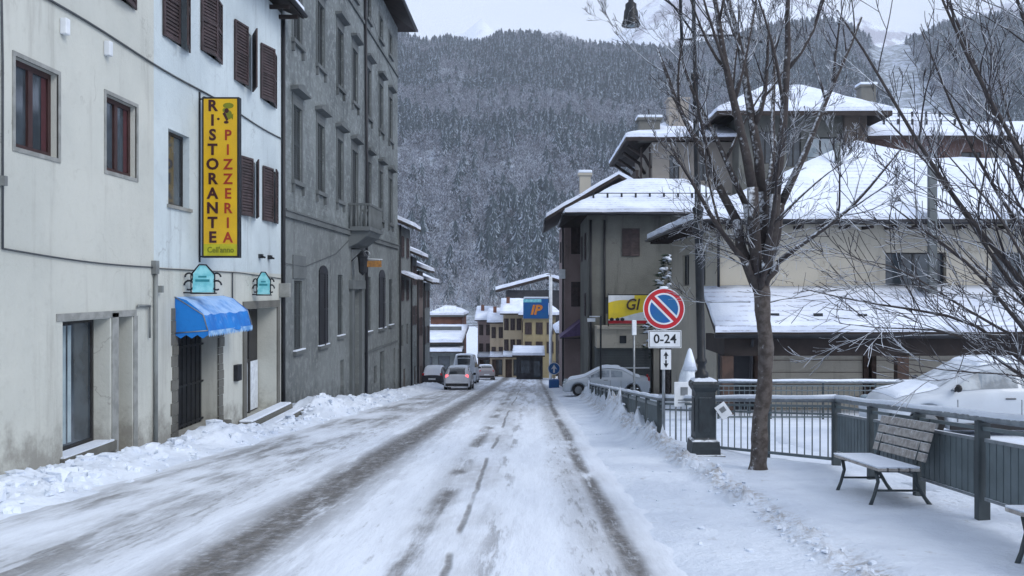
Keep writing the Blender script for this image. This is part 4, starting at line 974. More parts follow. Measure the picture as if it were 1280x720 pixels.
# ------------------------------------------------------------------ lamp post
def lamp_post():
    x, y = 3.02, 15.5; g = plat_z(y)-.02
    r = thing('street_lamp', (x,y,g), 'tall dark cast iron street lamp with panelled pedestal, its lantern at top left', 'street lamp')
    def sq(mb, prof): mb.lathe([(a*1.414, z) for a, z in prof], (x,y), 4, smooth=False)
    b = MB(); sq(b, [(0,g-.3),(.32,g-.3),(.32,g+.07),(.30,g+.08),(0,g+.08)]); b.build('plinth', mt['lamp_base'], r)
    b = MB(); sq(b, [(.25,g+.08),(.25,g+.16),(.235,g+.30),(.19,g+.33),(.175,g+.36),(.175,g+1.16),(.19,g+1.18),(.225,g+1.24),(.225,g+1.30),(.20,g+1.34),(.12,g+1.38),(0,g+1.38)])
    for s_ in (-1, 1):
        for (dx, dy) in ((0,s_),(s_,0)):
            a = .178
            if dx == 0: b.box(x-.11,x+.11,y+dy*a,y+dy*(a+.01),g+.46,g+1.06)
            else: b.box(x+dx*a,x+dx*(a+.01),y-.11,y+.11,g+.46,g+1.06)
    b.build('pedestal', mt['lamp_base'], r)
    b = MB(); sq(b, [(0,g+1.345),(.2,g+1.345),(.19,g+1.37),(.1,g+1.40),(0,g+1.40)]); b.build('snow_cover', mt['snow'], r)
    lean = -.022
    def c(z, dx=0, dy=0): return (x+lean*(z-g)+dx, y+dy, z)
    b = MB()
    prof = [(1.36,.12),(1.48,.12),(1.52,.075),(1.62,.07),(1.66,.10),(1.70,.10),(1.74,.075),(3.9,.072),(3.95,.11),(4.02,.11),(4.06,.082),(4.30,.08),(4.34,.10),(4.38,.10),(4.42,.056),(6.62,.05),(6.66,.075),(6.74,.075),(6.78,.036),(9.2,.034)]
    b.tube([c(g+h) for h, _ in prof], [q for _, q in prof], 12); b.build('pole', mt['black_metal'], r)
    b = MB(); top = g+8.14
    b.tube([c(g+7.35,-.02),c(g+7.35,-.24),c(g+6.9,-.22)], .026, 6)
    b.tube([c(g+7.3,-.22),c(g+8.9,-.24)], .028, 6)
    b.tube([c(g+7.42,.02),c(g+7.42,.7,.0),c(g+7.3,1.2)], .02, 6)
    b.tube([c(top,0),c(top+.35,-.3),c(top+.38,-.8),c(top+.2,-1.06),c(top-.1,-1.1)], .03, 8); 
    b.tube([c(top-.7,0),c(top-.2,-.35),c(top+.1,-.75),c(top+.22,-1.0)], .018, 6)
    b.build('arm', mt['black_metal'], r)
    lx, _, lz = c(top-.05, -1.1)
    zt = lz
    b = MB(); b.lathe([(0,zt+.02),(.04,zt),(.05,zt-.08),(.10,zt-.12),(.10,zt-.2),(.12,zt-.24),(.135,zt-.40),(.165,zt-.47),(.165,zt-.50),(.10,zt-.50)], (lx,y), 16); sh = b.build('lamp_shade', mt['black_metal'], r)
    b = MB(); b.sphere((lx,y,zt-.47), .10, 10, (1,1,.55)); b.build('glass', mt['glass_light'], r)
lamp_post()
def tags():
    t = thing('notice_plate', (3.3,15.2,-.2), 'small white tilted notice on the street lamp pedestal', 'sign')
    b = MB(); M3 = Matrix.Rotation(R(-35),3,'Y')
    def q(a, c, d): v = M3 @ Vector((a,0,c)); return (3.32+v.x, 15.27-d, -.33+v.z)
    b.extr([(-.10,-.13),(.10,-.13),(.10,.13),(-.10,.13)], q, 0, .012); b.build('plate', mt['white'], t)
    b = MB(); b.extr([(-.05,-.02),(.05,-.02),(.05,.07),(-.05,.07)], q, .013, .016); b.build('mark', mt['galv'], t)
    t = thing('notice_sign', (2.96,17.0,-.5), 'white notice panel fixed on top of the open railing beside the street lamp', 'sign')
    x, y, z = 2.93, 16.95, -.25
    b = MB(); b.box(x-.19,x+.19,y,y+.02,z-.24,z+.24); b.build('board', mt['white'], t, bevel=.01)
    b = MB(); b.box(x-.07,x+.07,y-.004,y-.001,z-.02,z+.14); b.box(x-.12,x+.12,y-.004,y-.001,z-.17,z-.15); b.box(x-.12,x+.12,y-.004,y-.001,z-.12,z-.10); b.build('pictogram', mt['galv'], t)
    b = MB(); b.tube([(x-.15,y+.04,-1.2),(x-.15,y+.04,z+.2)], .015, 5); b.tube([(x+.15,y+.04,-1.2),(x+.15,y+.04,z+.2)], .015, 5); b.build('post', mt['galv'], t)
tags()
def no_parking():
    x, y = 2.60, 17.35; g = plat_z(y)-.1; k = y/1100
    t = thing('no_parking_sign', (x,y,g), 'round red and blue no parking sign with 0-24 plate by the railing corner', 'traffic sign')
    b = MB(); b.tube([(x,y+.05,g-.3),(x,y+.05,1.75)], .032, 10); b.build('pole', mt['galv'], t)
    c = 1.8-26*k; Rr = 26*k
    def disc(mb, r, d0, d1, m, n=40): mb.extr([(r*math.cos(2*math.pi*i/n), r*math.sin(2*math.pi*i/n)) for i in range(n)], lambda a, q, d: (x+a, y-d, c+q), d0, d1, m)
    b = MB(); disc(b, Rr, 0, .012, 0); disc(b, Rr*.955, .0125, .015, 1); disc(b, Rr*.76, .0155, .017, 0)
    disc(b, Rr*.68, .0175, .019, 2)
    ca = math.cos(R(45)); w = Rr*.135
    def band(r, w, d0, d1, m):
        pts = []
        for s_ in (1, -1):
            for j in range(7):
                a = -w*s_ + 2*w*s_*j/6; l = math.sqrt(r*r-a*a)*s_
                pts.append((( l*ca + a*ca), (-l*ca + a*ca)))
        mb_ = b; mb_.extr(pts, lambda p, q, d: (x+p, y-d, c+q), d0, d1, m)
    band(Rr*.70, w*1.45, .0195, .0205, 0); band(Rr*.78, w*.75, .021, .023, 1)
    b.build('disc', [mt['white'], mt['red'], mt['blue']], t)
    cx = x+.02; cz = 1.8-64*k; w, h = 20.5*k, 11*k
    b = MB(); b.box(cx-w,cx+w,y-.01,y+.005,cz-h,cz+h,0); b.box(cx-w+.015,cx+w-.015,y-.013,y-.0105,cz-h+.015,cz+h-.015,1); b.box(cx-w+.025,cx+w-.025,y-.016,y-.0135,cz-h+.025,cz+h-.025,0); p = b.build('hours_plate', [mt['white'], mt['black_metal']], t)
    b = MB(); text_mesh(b, '0-24', .25, lambda a, q, d: (cx+a, y-.017-d, cz+q), 0, .004, .004, 1.0); b.build('lettering', mt['black_metal'], p, fix=False)
    cz = 1.8-89.5*k; w, h = 6.5*k, 12.5*k; cx = x+.04
    b = MB(); b.box(cx-w,cx+w,y-.01,y+.005,cz-h,cz+h); p = b.build('arrow_plate', mt['white'], t, bevel=.004)
    b = MB()
    for s_ in (1, -1): b.extr([(-.015,.01*s_),(.015,.01*s_),(.015,.08*s_),(.05,.07*s_),(0,.16*s_),(-.05,.07*s_),(-.015,.08*s_)], lambda a, q, d: (cx+a, y-.011-d, cz+q), 0, .004)
    b.build('arrow', mt['black_metal'], p)
    b = MB(); b.sphere((x,y-.0,c+Rr+.01), .03, 8, (3.2,.5,.9)); b.build('snow_cover', mt['snow'], t)
no_parking()
def poles():
    y = 43.8; g = plat_z(y)
    t = thing('post_with_arm', (3.42,y,g), 'thin dark pole with a short side arm behind the snowy parked car', 'pole')
    b = MB(); b.tube([(3.42,y,g-.1),(3.42,y,.42)], .05, 6); b.build('pole', mt['black_metal'], t)
    b = MB(); b.tube([(3.42,y,.38),(2.85,y,.38)], .03, 6); b.box(2.75,3.15,y-.02,y+.02,.12,.30); b.build('arm', mt['white'], t)
    y = 28; g = plat_z(y)
    t = thing('marker_post', (3.25,y,g), 'slim grey snow marker post rising behind the panelled railing', 'pole')
    b = MB(); b.tube([(3.25,y,g-.1),(3.25,y,.75)], .035, 6); b.build('pole', mt['galv'], t)
    b = MB(); b.box(3.18,3.32,y-.05,y+.05,.3,.78); b.build('cap', mt['white'], t, bevel=.02)
    # folded parasol under snow
    t = thing('covered_parasol', (4.5,25,plat_z(25)), 'folded parasol wrapped in white snow behind the open railing', 'parasol')
    b = MB(); z = plat_z(25); rr = random.Random(3)
    b.lathe([(.05,z),(.05,z+.5)], (4.5,25), 8); b.build('pole', mt['galv'], t)
    b = MB(); b.lathe([(.0,z+.35),(.24,z+.4),(.27,z+.8),(.20,z+1.3),(.11,z+1.75),(.03,z+2.0),(0,z+2.02)], (4.5,25), 20)
    b.v = [(4.5+(vx-4.5)*(1+.45*noise.noise(Vector((vx*6,vy*6,vz*1.5))))+.08*math.sin(vz*1.7), 25+(vy-25)*(1+.3*noise.noise(Vector((vx*5,vy*7,vz*2)))), vz) for vx, vy, vz in b.v]
    cv = b.build('cover', mt['curtain'], t)
    b = MB(); b.lathe([(.0,z+2.05),(.05,z+2.0),(.13,z+1.74),(.21,z+1.42),(.10,z+1.5)], (4.5+.08*math.sin((z+1.8)*1.7),25), 14); b.build('snow_cover', mt['snow'], cv)
    # little snowy conifer in front of the grey house
poles()

# ------------------------------------------------------------------ cars
def lerp(pts, x):
    for (a, b), (c, d) in zip(pts, pts[1:]):
        if x <= c:
            t = (x-a)/(c-a) if c > a else 0; t = max(0, min(1, t)); return b+(d-b)*t
    return pts[-1][1]
def smooth_l(pts, x, w=.12):
    return sum(lerp(pts, x+dx*w) for dx in (-1,-.5,0,.5,1))/5
def car(name, label, cat, L, W, top, belt, paint, gm='car_glass', wheels=(.78,None), wr=.31, snow=0, group=None, gx=None, rear_lit=False, plate=True, frost_side=None, snowm='snow', cover_side=False):
    """nose towards +x, origin on the ground under the centre; top: (x,z) roof line, gx: x of windscreen foot, roof front, roof rear, rear window foot"""
    r = thing(name, (0,0,0), label, cat, group, world=False)
    h = L/2; wf = h-wheels[0]; wb = -h+(wheels[1] or wheels[0])
    xs = sorted(set([round(-h+L*i/90,4) for i in range(91)])); V = 13
    def halfw(x):
        e = min(1, (h-abs(x))/.55); return W/2*(.80+.20*math.sqrt(max(0,1-(1-e)**2)))
    def bottom(x):
        z = .20
        for c in (wf, wb):
            d = abs(x-c)
            if d < wr+.07: z = max(z, wr+math.sqrt(max(0,(wr+.07)**2-d*d)))
        e = min(abs(x-h), abs(x+h)); 
        return z if e > .08 else max(z, .28)
    def sec(x):
        T = smooth_l(top, x); Bl = min(smooth_l(belt, x), T-.02); w = halfw(x); cab = max(0, min(1, (T-Bl)/.35))
        wr_ = w*(.90-.17*cab); zb = bottom(x); mid = max(.55, zb+.01)
        Bl = max(Bl, mid+.03)
        return [(0,T),(wr_*.6,T-.012),(wr_*.9,T-.035),(wr_,T-.08 if T-.08 > Bl+.01 else (T+Bl)/2),(w*.955,Bl+.015),(w*.985,Bl-.03),(w,Bl*.5+mid*.5),(w,mid),(w*.985,max(zb,.36) if zb < .36 else zb+.004),(w*.96,zb),(w*.6,max(.18,min(zb,.2)) ),(0,.18)]
    b = MB(); rows = []
    for x in xs:
        s_ = sec(x); pts = [(x,-a,z) for a, z in s_]+[(x,a,z) for a, z in reversed(s_[:-1])][:-1]
        rows.append([len(b.v)+i for i in range(len(pts))]); b.v.extend(pts)
    n = len(rows[0])
    for i in range(len(rows)-1):
        for k in range(n):
            k2 = (k+1) % n; b.f.append((rows[i][k],rows[i][k2],rows[i+1][k2],rows[i+1][k])); b.mi.append(0); b.sm.append(True)
    for row, rv in ((rows[0],1),(rows[-1],0)): b.f.append(tuple(row[::-1] if rv else row)); b.mi.append(0); b.sm.append(False)
    body = b.build('body', paint, r)
    g0, g1, g2, g3 = gx
    def surf(x, t): # t 0 centre .. 1 roof side
        s_ = sec(x); a = s_[3][0]*t; return a, s_[0][1]-.035*t*t
    def strip(nm, xa, xb, m, off=.008, tw=.86):
        q = MB(); N_ = 10; K = 6
        def pt(i, k):
            x = xa+(xb-xa)*i/N_; t = (k/K*2-1)*tw; a, z = surf(x, abs(t)); return (x, math.copysign(a, t), z+off)
        for i in range(N_):
            for k in range(K): q.face([pt(i,k),pt(i+1,k),pt(i+1,k+1),pt(i,k+1)], smooth=True)
        return q.build(nm, m, r, fix=False)
    strip('windshield', g1-.02, g0+.02, mt[gm]); strip('rear_window', g3-.0, g2+.0, mt[gm], .008, .8)
    for sd in (-1, 1):
        for (xa, xb) in ((g1+.02-(.0), (g1+g2)/2+.04), ((g1+g2)/2-.04, g2-.05)):
            q = MB(); N_ = 8
            fx = lambda i: xa+(xb-xa)*i/N_
            front = xa > xb or True
            lo, hi = [], []
            for i in range(N_+1):
                x = fx(i); s_ = sec(x); (a0,z0),(a1,z1) = s_[3], s_[4]
                f = lambda t: (x, sd*((a1+(a0-a1)*t)+.008), z1+(z0-z1)*t)
                lo.append(f(.10)); hi.append(f(.88))
            # front triangle reaches towards the windscreen foot
            if xa == g1+.02:
                x = g0-.25*(g0-g1); s_ = sec(x); a1, z1 = s_[4]; lo = [(x, sd*(a1+.006), z1+.03)]+lo; hi = [(x-.02, sd*(a1+.004), z1+.06)]+hi
            for i in range(len(lo)-1): q.face([lo[i],lo[i+1],hi[i+1],hi[i]])
            q.build('side_window', mt[frost_side or gm], r, fix=False)
    for x in (wf, wb):
        for sd in (-1, 1):
            q = MB(); yy = sd*(W/2-.10)
            q.tube([(x,yy-.1,wr),(x,yy-.09,wr),(x,yy+.09,wr),(x,yy+.1,wr)], [wr-.03,wr,wr,wr-.03], 20); wl = q.build('wheel', mt['tyre'], r)
            q = MB(); q.tube([(x,yy+sd*.1005,wr),(x,yy+sd*.108,wr)], [wr*.62,wr*.55], 14)
            q.build('rim', mt['rim'], wl)
    for sd in (-1, 1):
        q = MB(); x = h-.13; q.sphere((x,sd*halfw(x)*.78,.66), .13, 8, (1.0,.9,.55)); q.build('headlight', mt['glass_light'], r)
        q = MB(); x = -h+.05; q.box(x-.03,x+.05,sd*halfw(x)*.95,sd*halfw(x)*.74,.68,.98); q.build('tail_light', mt['taillit'] if rear_lit else mt['red'], r, bevel=.02)
        q = MB(); x = g0-.32; a = sec(x)[4][0]; z = sec(x)[4][1]; q.sphere((x,sd*(a+.12),z+.09), .11, 8, (.6,1.0,.75)); q.tube([(x,sd*(a-.02),z+.02),(x,sd*(a+.1),z+.06)], .02, 5); q.build('mirror', mt['plastic_black'] if snow < 2 else paint, r)
    q = MB(); q.box(-h-.01,-h+.02,-.26,.26,.50,.61); q.box(h-.02,h+.01,-.26,.26,.38,.49)
    q.build('number_plate', mt['white'], r)
    for sd in (-1, 1):
        q = MB(); ya = sd*W*.485; yb = sd*(W/2+.006)
        q.box(wb+wr+.1, wf-wr-.1, ya, yb, .20, .33); q.build('sill_trim', mt['plastic_black'], r)
        xm = (g1+g2)/2
        for xx in (xm, g0-.35, g2+.02):
            q = MB(); q.box(xx-.006, xx+.006, sd*(W/2-.004), sd*(W/2+.003), .36, .80); q.build('door_seam', mt['plastic_black'], r)
        q = MB(); q.tube([(xm+.12, sd*(W/2+.01), .82),(xm+.32, sd*(W/2+.01), .82)], .012, 5); q.build('door_handle', mt['plastic_black'], r)
    q = MB(); q.box(-h-.02,-h+.06,-W*.42,W*.42,.26,.44); q.build('bumper', mt['plastic_black'], r, bevel=.02)
    if snow:
        def blanket(nm, xa, xb, th, tw=.98, mat_=snowm):
            q = MB(); N_ = 30; K = 14
            def pt(i, k, o):
                x = xa+(xb-xa)*i/N_; t = (k/K*2-1)*tw; a, z = surf(x, abs(t)); e = min(1, (1-abs(t)/tw)*5, (i/N_)*8, (1-i/N_)*8)
                return (x, math.copysign(a, t), z+.003+(th*math.sqrt(max(0,e))*(1+.35*noise.noise(Vector((x*3,t*3,L)))) if o else -.01))
            for i in range(N_):
                for k in range(K): q.face([pt(i,k,1),pt(i+1,k,1),pt(i+1,k+1,1),pt(i,k+1,1)], smooth=True)
            return q.build(nm, mt[mat_], r, fix=False)
        blanket('snow_cover', g2-.02, g1+.0, .07); blanket('snow_cover', g0-.1, h-.25, .04, .9)
        if snow > 1: blanket('snow_cover', g1-.05, g0, .035, .96); blanket('snow_cover', g3-.3, g2, .05, .96)
    return r
mt['taillit'], nt_, b_ = newmat('lit_tail_light'); b_.inputs['Base Color'].default_value = (.8,.05,.06,1); b_.inputs['Emission Color'].default_value = (1,.10,.12,1); b_.inputs['Emission Strength'].default_value = 2.2
def paint(n, c, rough=.35): return P(n, c, tuple(x*.9 for x in c), 1.5, rough, coat=.4)
white_p = paint('white_car_paint', (.50,.55,.61)); silver = paint('silver_car_paint', (.64,.67,.73)); dark_p = paint('dark_car_paint', (.03,.035,.045)); redp = paint('dull_car_paint', (.30,.28,.29)); grey_p = paint('pale_grey_car_paint', (.52,.57,.62))
hatchT = [(-2.05,.80),(-1.98,.98),(-1.72,1.32),(-1.2,1.46),(-.2,1.50),(.25,1.44),(1.05,.98),(1.75,.84),(2.0,.66),(2.05,.5)]
hatchB = [(-2.05,.80),(-1.6,.97),(.9,.90),(1.5,.82),(2.05,.55)]
sedT = [(-2.2,.72),(-2.1,.92),(-1.45,1.0),(-.75,1.38),(-.1,1.43),(.35,1.38),(1.15,.95),(1.85,.82),(2.15,.62),(2.2,.5)]
sedB = [(-2.2,.75),(-1.4,.92),(1.0,.88),(1.7,.78),(2.2,.55)]
c = car('parked_car', 'white car dusted with snow parked behind the bench railing', 'car', 4.3, 1.78, [(a*1.05,z*1.03) for a, z in hatchT], [(a*1.05,z*1.03) for a, z in hatchB], white_p, 'car_frost', (.80,.75), .33, 1, gx=(1.12,.25,-1.25,-1.85), frost_side='car_frost')
c.location = (9.22, 18.35, -1.22); c.rotation_euler = (0,0,R(180))
c = car('parked_car', 'pale car under snow parked side on before the grey house with the banner', 'car', 4.35, 1.76, sedT, sedB, grey_p, 'car_frost', (.80,.85), .31, 2, gx=(1.15,.35,-.75,-1.4), frost_side='car_frost')
c.location = (3.75, 44.6, plat_z(44.6)); c.rotation_euler = (0,0,R(176))
c = car('driving_car', 'silver hatchback with lit red tail lights driving away down the street', 'car', 3.9, 1.72, [(a*.95,z*1.02) for a, z in hatchT], [(a*.95,z) for a, z in hatchB], silver, 'car_glass', (.72,.68), .30, 1, gx=(1.0,.24,-1.3,-1.86), rear_lit=True)
c.location = (-4.75, 57.5, road_z(57.5)); c.rotation_euler = (0,R(4.8),R(90)); c.rotation_mode = 'XYZ'
c.rotation_euler = Matrix.Rotation(R(90),3,'Z').to_euler(); c.rotation_euler = (Matrix.Rotation(R(-4.8),3,'X') @ Matrix.Rotation(R(90),3,'Z')).to_euler()
c = car('parked_car', 'dark car with snow on its roof parked by the left snowbank', 'car', 4.2, 1.75, hatchT, hatchB, dark_p, 'car_glass', (.8,.75), .31, 2, gx=(1.05,.25,-1.2,-1.8))
c.location = (-7.2, 66, road_z(66)); c.rotation_euler = (Matrix.Rotation(R(-4.8),3,'X') @ Matrix.Rotation(R(88),3,'Z')).to_euler()
c = car('parked_car', 'small dull grey car far down the street past the silver hatchback', 'car', 4.0, 1.72, hatchT, hatchB, redp, 'car_glass', (.8,.75), .31, 1, gx=(1.05,.25,-1.2,-1.8))
c.location = (-4.7, 88, road_z(88)); c.rotation_euler = (Matrix.Rotation(R(-4.8),3,'X') @ Matrix.Rotation(R(98),3,'Z')).to_euler()
vanT = [(-2.6,.9),(-2.55,2.25),(-2.3,2.42),(1.2,2.42),(1.55,2.25),(2.15,1.25),(2.5,1.05),(2.6,.6)]
c = car('white_van', 'white van with snow on top ahead of the silver hatchback', 'van', 5.2, 1.95, vanT, [(-2.6,1.25),(2.0,1.2),(2.6,.7)], white_p, 'car_glass', (.9,.9), .33, 1, gx=(2.1,1.5,-2.4,-2.58))
c.location = (-5.55, 74, road_z(74)); c.rotation_euler = (Matrix.Rotation(R(-4.8),3,'X') @ Matrix.Rotation(R(90),3,'Z')).to_euler()
# ------------------------------------------------------------------ bare street trees
def grow(mb, p, d, L, r, depth, rg, up=.12, twig=None, seg=5, spread=.75, kids=(4,6)):
    """one curved limb and its children; thin ones go to the twig builder"""
    d = Vector(d).normalized(); pts = [Vector(p)]; dd = d.copy(); wob = Vector((rg.uniform(-1,1), rg.uniform(-1,1), rg.uniform(-1,1)))*.16
    for i in range(seg):
        dd = (dd + wob*.5 + Vector((rg.uniform(-1,1), rg.uniform(-1,1), rg.uniform(-1,1)))*.10 + Vector((0,0,up))*.5).normalized()
        pts.append(pts[-1] + dd*L/seg)
    rad = [max(.0035, r*(1-.72*i/seg)) for i in range(seg+1)]
    tgt = mb if (r > .022 or twig is None) else twig
    tgt.tube(pts, rad, 8 if r > .05 else (6 if r > .02 else 4), cap=(r > .02))
    if depth == 0: return
    for k in range(rg.randint(*kids)):
        t = .25+.72*rg.random(); i = min(seg-1, int(t*seg)); f = t*seg-i; q = pts[i].lerp(pts[i+1], f); base = (pts[i+1]-pts[i]).normalized()
        side = base.orthogonal(); side.rotate(Matrix.Rotation(rg.uniform(0,2*math.pi), 3, base))
        nd = (base*(1-spread*.45) + side.normalized()*spread*rg.uniform(.7,1.1)).normalized()
        grow(mb, q, nd, L*rg.uniform(.42,.68)*(1.05-.4*t), rad[i]*rg.uniform(.45,.62), depth-1, rg, up, twig, max(3, seg-1), spread, kids)
def street_tree():
    x, y = 3.46, 13.4; g = plat_z(y)-.03; rg = random.Random(21)
    r = thing('bare_tree', (x,y,g), 'bare street tree with slim mottled trunk beside the street lamp', 'tree')
    b = MB(); tw = MB()
    tp = [(x-.02,y,g-.2),(x-.01,y,g),(x,y,g+.18),(x+.04,y,g+.9),(x+.09,y,g+1.7),(x+.08,y,g+2.4),(x+.03,y,g+2.95),(x-.01,y,g+3.3)]
    tr = [.22,.165,.13,.118,.112,.112,.13,.14]; pp, rr_ = [], []
    for i in range(len(tp)-1):
        for k in range(7):
            t = k/7; q = Vector(tp[i]).lerp(Vector(tp[i+1]), t); z = q.z
            pp.append(q+Vector((.018*math.sin(z*3.1)+.010*math.sin(z*8), .015*math.cos(z*2.7), 0))); rr_.append((tr[i]+(tr[i+1]-tr[i])*t)*(1+.05*math.sin(z*9.3)+.035*math.sin(z*23)))
    pp.append(Vector(tp[-1])); rr_.append(tr[-1]); b.tube(pp, rr_, 16)
    top = Vector(tp[-1]) - Vector((0,0,.25))
    b.build('trunk', mt['bark'], r)
    b = MB()
    # steep main limbs, like a once pollarded crown
    mains = [((-.13,.0,0),(-.55,.1,1.0),3.2,.075),((-.05,-.1,.05),(-.17,-.1,1),3.9,.085),((.04,.05,.1),(.03,.1,1),4.2,.095),((.1,-.05,.1),(.25,-.12,1),4.0,.085),((.13,.05,0),(.55,.15,1),3.3,.07),
             ((0,.12,.0),(-.3,.5,1),3.2,.06),((.05,.1,0),(.35,.5,1),3.2,.06),((-.1,-.1,-.1),(-.9,-.25,.75),2.3,.05),((.12,-.08,-.1),(.95,-.2,.7),2.5,.05),((.02,-.12,-.1),(.15,-.7,.9),2.4,.05)]
    for o, d, L, rr in mains:
        o = Vector(o); hh = rg.uniform(.7,1.3) if L > 2.6 else .25
        p0 = top+o; p2 = p0+Vector((d[0]*.32*hh+o.x*.4, d[1]*.32*hh+o.y*.4, hh)); p1 = (p0+p2)/2+Vector((o.x*.35,o.y*.35,0))
        b.tube([p0-Vector((o.x*.6,o.y*.6,.2)),p0,p1,p2], [rr*1.1,rr*1.08,rr*1.04,rr], 8)
        grow(b, p2-Vector((0,0,.02)), d, L*.95, rr*.92, 4, rg, .20, tw, 7, .60, (4,5))
        for k in range(2):
            a = rg.uniform(0,6.28); grow(b, p0.lerp(p2, rg.random()), (math.cos(a),math.sin(a),.35), rg.uniform(.7,1.5), .014, 2, rg, .06, tw, 5, .7, (3,5))
    for k in range(12):  # low fine shoots
        a = rg.uniform(0,6.28); o = Vector((math.cos(a)*.12, math.sin(a)*.12, rg.uniform(-.6,.9))); grow(b, top+o, (math.cos(a),math.sin(a),rg.uniform(-.15,.6)), rg.uniform(.7,1.7), .014, 2, rg, .04, tw, 5, .7, (3,5))
    b.build('limbs', mt['limb'], r, fix=False); tw.build('twigs', mt['twig'], r, fix=False)
    print('tree1', len(b.v), len(tw.v))
street_tree()
def near_tree():
    x, y = 5.95, 8.6; g = -1.0; rg = random.Random(5)
    r = thing('leaning_bare_tree', (x,y,g), 'bare tree just outside the right edge whose long dark branches reach across the picture', 'tree')
    b = MB(); tw = MB()
    b.tube([(x,y,g-.2),(x,y,g+.3),(x-.05,y,g+.9),(x-.1,y,g+1.35)], [.17,.13,.115,.12], 12); b.build('trunk', mt['bark'], r)
    b = MB(); top = Vector((x-.1,y,g+1.2))
    def at(px, py, Y): return Vector(((px-665)*Y/1100, Y, CAMZ+(360-py)*Y/1100))
    tg = [((1010,362),8.4,.030),((1060,400),8.9,.026),((1112,250),8.0,.036),((1040,20),8.3,.048),((1095,130),9.0,.040),((1165,-60),8.0,.05),((1130,-120),9.2,.045),((1230,-120),8.7,.05),((1290,-160),8.4,.05),((1180,180),7.6,.03),((1240,60),9.4,.042),((1075,330),8.0,.026),((1150,40),8.7,.040),((1350,-100),9.2,.05),((1200,300),7.7,.024),((1120,455),8.3,.018)]
    for (px, py), Y, rr in tg:
        e = at(px, py, Y); L = (e-top).length; d = (e-top).normalized()
        seg = 10; pts = []; bend = Vector((-.10,0,.0)) if py > 100 else Vector((.12,0,-.05)); ph = rg.uniform(0,6)
        sag = .20*L if py > 150 else .10*L
        for i in range(seg+1):
            t = i/seg; q = top.lerp(e, t) + Vector((0,0,sag*.9*math.sin(math.pi*t)*(.6 if py > 300 else .25))) + Vector((.05*math.sin(t*7+ph), .08*math.sin(t*5+ph*2), .05*math.sin(t*9+ph)))*min(1,t*2)
            pts.append(q)
        rad = [max(.005, rr*(1-.8*i/seg)) for i in range(seg+1)]
        rad = [q_*.84 for q_ in rad]; b.tube(pts, rad, 8)
        for k in range(11):
            t = .22+.76*k/11+rg.uniform(-.03,.03); i = min(seg-1, int(t*seg)); q = pts[i].lerp(pts[i+1], t*seg-i); base = (pts[i+1]-pts[i]).normalized()
            side = base.orthogonal(); side.rotate(Matrix.Rotation(rg.uniform(0,6.28),3,base))
            nd = (base*.8+side.normalized()*.62+Vector((0,0,.12))).normalized()
            grow(b, q, nd, rg.uniform(.6,1.6)*(1.15-.5*t), rad[i]*.5, 2, rg, .10, tw, 6, .5, (2,4))
    b.build('limbs', mt['limb'], r, fix=False); tw.build('twigs', mt['twig'], r, fix=False)
    print('tree2', len(b.v), len(tw.v))
near_tree()
def thin_trees():
    # bare trees between the houses, rising behind the railing and the villa
    for i, (x, y, z, H, lab) in enumerate([(21.5,50,-4,17,'bare tree in front of the upper villa right of its brick pillar'),(33,56,-4,19,'bare tree standing before the hillside house at right'),(15.5,80,-5,22,'bare tree rising above the middle of the villa roof'),(27,84,-5,24,'bare tree behind the villa right wing')]):
        rg = random.Random(40+i); r = thing('bare_tree', (x,y,z), lab, 'tree', 'bare trees around the villa')
        b = MB(); tw = MB(); b.tube([(x,y,z),(x+.1,y,z+H*.45)], [.22,.15], 8); b.build('trunk', mt['twig'], r)
        b = MB()
        for k in range(7):
            a = k*.9+rg.random(); grow(b, (x+.1,y,z+H*(.3+.02*k)), (math.cos(a)*.4,math.sin(a)*.4,1), H*.42, .09, 3, rg, .2, None, 5, .6, (4,6))
        b.build('limbs', mt['frost_twig'], r, fix=False)
mt['frost_twig'] = snowy('frosted_twigs', (.10,.09,.10), (.30,.32,.36), .2, .9, .85, 6, .8)
thin_trees()
def small_conifer(x, y, z, H, lab, seed=1):
    rg = random.Random(seed); r = thing('snowy_conifer', (x,y,z), lab, 'tree')
    b = MB(); b.tube([(x,y,z),(x,y,z+H*.9)], [.12,.02], 6); b.build('trunk', mt['bark'], r)
    b = MB(); s_ = MB()
    for k in range(230):
        t = rg.random()**.8; zz = z+H*(.25+.75*t); a = rg.uniform(0,6.28); R_ = H*.27*(1.05-t)*rg.uniform(.4,1); c = Vector((x+R_*math.cos(a), y+R_*math.sin(a), zz))
        for j in range(5):
            d = Vector((math.cos(a)+rg.uniform(-.6,.6), math.sin(a)+rg.uniform(-.6,.6), rg.uniform(-.5,.3)))*rg.uniform(.12,.3); w = Vector((rg.uniform(-1,1),rg.uniform(-1,1),rg.uniform(-1,1)))*.06
            b.face([c-w, c+w, c+d])
        if rg.random() < .4: b.sphere(c+Vector((0,0,.05)), rg.uniform(.05,.16), 6, (1.3,1.3,.6), m=1, jit=.3, rg=rg)
    b.build('foliage', [P('dark_needles', (.022,.04,.03), (.04,.06,.04), 5, .8), mt['snow']], r, fix=False)
small_conifer(6.95, 45.0, -3.6, 7.1, 'small dark conifer flecked with snow in front of the grey house', 3)

